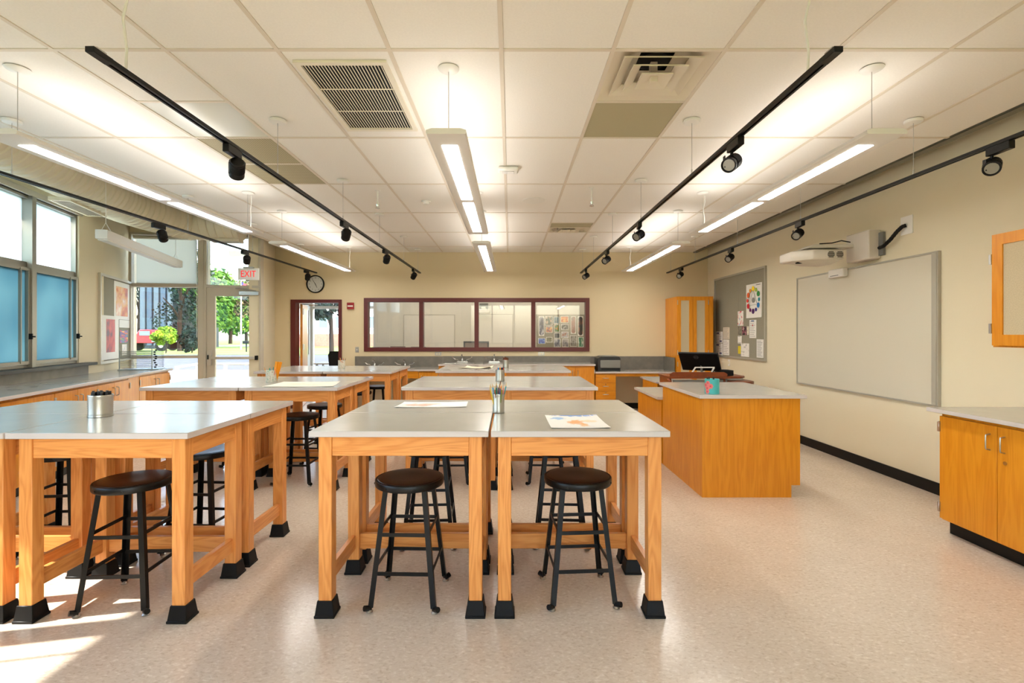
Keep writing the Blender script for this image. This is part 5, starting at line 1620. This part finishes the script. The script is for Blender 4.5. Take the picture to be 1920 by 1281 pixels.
# ------------------------------------------------------------------ outdoors
ZG = -.14
struct('exterior_ground', MB().box(-160, 60, -60, 200, ZG - .3, ZG - .04), mat('far_grass', (112, 142, 48), .95, noise=(.5, .3)))
struct('exterior_pavement', MB().prism([(-60, 22), (-60, -40), (-3.9, -40), (-6.6, 6.2), (-6.9, 8.0), (-4.6, 8.45), (-5.0, 9.6), (-5.8, 13.1), (10, 13.1), (10, 22)], ZG - .05, ZG), mat('concrete', (72, 73, 74), .9, noise=(2, .12)))
struct('exterior_road', MB().box(-120, 60, 22, 37.6, ZG - .05, ZG + .005), mat('asphalt', (46, 50, 58), .9, noise=(1.5, .2)))
lawn = struct('exterior_lawn', MB().box(-140, 60, 37.6, 150, ZG - .05, ZG + .03), mat('lawn_grass', (92, 120, 32), .95, noise=(.35, .35)))
struct('exterior_street', MB().box(-140, 60, 62, 69, ZG - .02, ZG + .05), mat('asphalt_far', (88, 86, 82), .9))

def leaf_cloud(seed, n, rx, ry, rz, size, clumps=16):
    rnd = random.Random(seed)
    cs = []
    for k in range(clumps):
        a = rnd.uniform(0, 6.283); b = rnd.uniform(-.75, 1.0); q = math.sqrt(max(0, 1 - b * b)) * rnd.uniform(.55, .85)
        cs.append((q * math.cos(a), q * math.sin(a), b * .8, rnd.uniform(.28, .42)))
    mb = MB()
    for k in range(n):
        c = cs[k % clumps]
        v = Vector((rnd.gauss(0, 1), rnd.gauss(0, 1), rnd.gauss(0, 1))).normalized() * c[3] * rnd.uniform(.75, 1.05)
        p = Vector(((c[0] + v.x) * rx, (c[1] + v.y) * ry, (c[2] + v.z) * rz))
        nrm = (v + Vector((rnd.uniform(-.6, .6), rnd.uniform(-.6, .6), rnd.uniform(-.2, .8)))).normalized()
        a = nrm.orthogonal().normalized(); b = nrm.cross(a)
        s = size * rnd.uniform(.6, 1.2)
        mb._add([p - a * s, p - b * s * .6, p + a * s, p + b * s * .6], [(0, 1, 2, 3)])
    return mb
def leaf_mat(name, rgb, rgb2):
    m, nt, b = base_mat(name)
    tc = nt.nodes.new('ShaderNodeTexCoord'); n = nt.nodes.new('ShaderNodeTexNoise'); n.inputs['Scale'].default_value = .8
    nt.links.new(tc.outputs['Object'], n.inputs['Vector'])
    r = nt.nodes.new('ShaderNodeValToRGB'); r.color_ramp.elements[0].position = .35; r.color_ramp.elements[1].position = .65
    r.color_ramp.elements[0].color = (*lin(rgb2), 1); r.color_ramp.elements[1].color = (*lin(rgb), 1)
    nt.links.new(n.outputs['Fac'], r.inputs[0]); nt.links.new(r.outputs[0], b.inputs['Base Color'])
    b.inputs['Roughness'].default_value = .8
    b.inputs['Specular IOR Level'].default_value = .1
    return m
LEAFS = [leaf_mat('leaf_mid', (74, 110, 34), (38, 74, 34)), leaf_mat('leaf_bright', (112, 142, 36), (66, 104, 34)), leaf_mat('leaf_dark', (24, 44, 36), (12, 26, 28)), leaf_mat('leaf_bronze', (86, 76, 56), (56, 62, 40))]
BARK = mat('bark', (40, 34, 29), .9, spec=.1)
leaf_me = {}
def tree(x, y, h, r, kind, label, z_low=.28):
    t = thing('tree', label, 'tree', (x, y, ZG), random.uniform(0, 6.28), 'trees outside the glass')
    key = (kind, round(h / r, 1))
    zc = h * (1 + z_low) / 2; hz = h * (1 - z_low) / 2
    me = leaf_cloud(int(x * 7 + y), 2600, r, r, hz, max(.14, r * .075), 22).mesh('foliage', LEAFS[kind])
    f = add('foliage', me, t, (0, 0, zc), kind='stuff')
    part('trunk', MB().path([(0, 0, 0), (.05, .03, h * .25), (-.04, .05, h * .5), (0, 0, h * .75)], .2, 8, [h * .026, h * .02, h * .014, h * .006]), BARK, t)
    for k in range(4):
        a = k * 1.6 + .5
        part('branch', MB().path([(0, 0, h * (.3 + .08 * k)), (r * .3 * math.cos(a), r * .3 * math.sin(a), h * (.42 + .08 * k)), (r * .6 * math.cos(a), r * .6 * math.sin(a), h * (.5 + .09 * k))], .1, 6, [h * .012, h * .009, h * .004]), BARK, t)
    return t
def utree(u, Y, h, r, kind, label, zl=.28):
    return tree((u - CU) * Y / F_PX, Y, h, r, kind, label, zl)
utree(338, 45, 9.5, 2.3, 2, 'tall dark tree in the middle of the left pane', .06)
utree(368, 54, 9.5, 3.4, 0, 'green tree at the right edge of the left pane', .15)
utree(360, 41, 2.2, .9, 2, 'low dark shrub below the green tree in the left pane', .02)
utree(311, 40, 2.1, .85, 1, 'small yellow-green tree in front of the dark tree', .3)
utree(262, 68, 11.5, 3.4, 2, 'dark tree at the left edge of the left pane', .22)
utree(405, 70, 10.4, 4.2, 0, 'green tree behind the left side of the outer door glass', .08)
utree(432, 80, 11.0, 4.8, 1, 'bright green tree behind the middle of the outer door glass', .06)
utree(478, 58, 7.8, 2.8, 3, 'bronze-leaved tree behind the right side of the outer door glass', .2)
utree(462, 92, 11.0, 5.0, 0, 'far green tree behind the flagpole', .05)
utree(388, 104, 12.5, 5.4, 0, 'far green tree hidden behind the door stile', .05)
utree(335, 117, 14, 6, 0, 'far green tree between the dark tree and the green tree', .05)
utree(622, 30, 6.2, 2.2, 2, 'dark leafy tree seen through the inner door opening', .35)

# slate-blue building wing seen in the left pane
SLATE = mat('slate_panel', (44, 66, 84), .5); SLATE_D = mat('slate_dark', (22, 32, 42), .4)
bx0 = (262 - CU) * 52 / F_PX; bx1 = (326 - CU) * 52 / F_PX
bd = thing('building', 'slate-blue building behind the trees in the left pane', 'building', (bx0, 52, ZG))
part('wall', MB().box(0, bx1 - bx0, 0, 8, 0, 9), SLATE_D, bd)
n = 5
for k in range(n):
    w = (bx1 - bx0) / n
    part('panel', MB().box(k * w + .12, (k + 1) * w - .12, -.12, 0, .4, 8.7), SLATE if k % 2 else mat('slate_pale', (66, 82, 94), .5), bd)
# white house row behind the next room
wx0 = (585 - CU) * 62 / F_PX
hb = thing('building', 'white sided apartment house beyond the next room with brick base', 'building', (wx0, 62, ZG))
HW = 13.0
part('wall', MB().box(0, HW, 0, 10, 1.6, 9.5), mat('white_siding', (226, 228, 230), .7), hb)
part('brick_base', MB().box(-.05, HW + .05, -.05, 10, 0, 1.6), mat('brick', (168, 112, 96), .85, noise=(6, .25)), hb)
part('roof', MB().prism([(-.5, 9.5), (HW + .5, 9.5), (HW / 2, 12.5)], -.4, 10.4, 'y'), mat('roof_grey', (110, 112, 116), .8), hb)
for j in range(3):
    for i in range(6):
        f = part('window', MB().frame(.8 + i * 2.0, 2.0 + i * 2.0, 2.2 + j * 2.4, 3.8 + j * 2.4, -.1, 0, .1), WMETAL, hb)
        part('pane', MB().box(.9 + i * 2.0, 1.9 + i * 2.0, -.05, -.02, 2.3 + j * 2.4, 3.7 + j * 2.4), mat('dark_pane', (110, 124, 136), .15), f)
# red truck
tk = thing('truck', 'red truck parked on the lawn edge at the left of the glass', 'truck', ((256 - CU) * 46 / F_PX, 46, ZG + .03), R(4))
RT = mat('truck_red', (150, 40, 44), .4)
part('hood', MB().box(-1.0, .5, -.9, .9, .7, 1.35), RT, tk, bevel=.08)
part('cab', MB().prism([(.3, .7), (2.0, .7), (2.0, 1.5), (1.7, 1.95), (.8, 1.95), (.4, 1.4)], -.85, .85, 'y'), RT, tk, bevel=.05)
part('window', MB().box(.8, 1.7, -.88, -.84, 1.4, 1.8), mat('dark_pane', (110, 124, 136), .15), tk)
part('flatbed', MB().box(1.9, 3.4, -.95, .95, .8, .95), GREYP, tk)
part('bumper', MB().box(-1.15, -1.0, -.9, .9, .45, .7), STEEL, tk)
for x in (-.35, 2.7):
    for s in (-1, 1):
        w = part('wheel', MB().tube((x, s * .72, .5), (x, s * .95, .5), .5, 20), RUBBER, tk)
        part('hub', MB().tube((x, s * .95, .5), (x, s * .97, .5), .22, 14), STEEL, w)
# flagpole, post box, railing
fp = thing('flagpole', 'white flagpole with a small flag on the lawn behind the outer door', 'flagpole', ((452 - CU) * 50 / F_PX, 50, ZG + .03))
part('pole', MB().tube((0, 0, 0), (0, 0, 6.9), .07, 10, .04), WMETAL, fp)
flg = part('flag', MB()._add([(0, 0, 6.1), (.5, .05, 5.9), (.55, .0, 6.5), (0, 0, 6.75), (0, .02, 6.1), (.5, .07, 5.9), (.55, .02, 6.5), (0, .02, 6.75)], [(0, 1, 2, 3), (7, 6, 5, 4), (0, 4, 5, 1), (1, 5, 6, 2), (2, 6, 7, 3), (3, 7, 4, 0)]), mat('flag_red', (190, 50, 60), .8), fp)
part('flag_canton', MB().box(.0, .24, -.01, .03, 6.42, 6.7), mat('flag_blue', (40, 50, 110), .8), fp)
gl = thing('park_grill', 'small black barbecue post on the lawn right of the flagpole', 'grill', ((462 - CU) * 43 / F_PX, 43, ZG + .03))
part('post', MB().tube((0, 0, 0), (0, 0, .7), .06, 8), MATTE_BLACK, gl)
part('box', MB().box(-.25, .25, -.2, .2, .7, .95), MATTE_BLACK, gl, bevel=.03)
rl = thing('handrail', 'pale metal ramp handrail outside the outer door', 'railing', (0, 0, ZG))
RAILM = mat('rail_metal', (222, 212, 202), .4, metal=.1)
rp = [(-6.05, 9.1), (-6.3, 10.1), (-5.75, 10.12), (-5.2, 10.15), (-4.66, 10.18)]
for k, (x, y) in enumerate(rp):
    part('post', MB().box(x - .025, x + .025, y - .025, y + .025, 0, .96), RAILM, rl)
for a, b in zip(rp[:-1], rp[1:]):
    for z in (.94,):
        part('rail', MB().tube((a[0], a[1], z), (b[0], b[1], z), .024, 8), RAILM, rl)
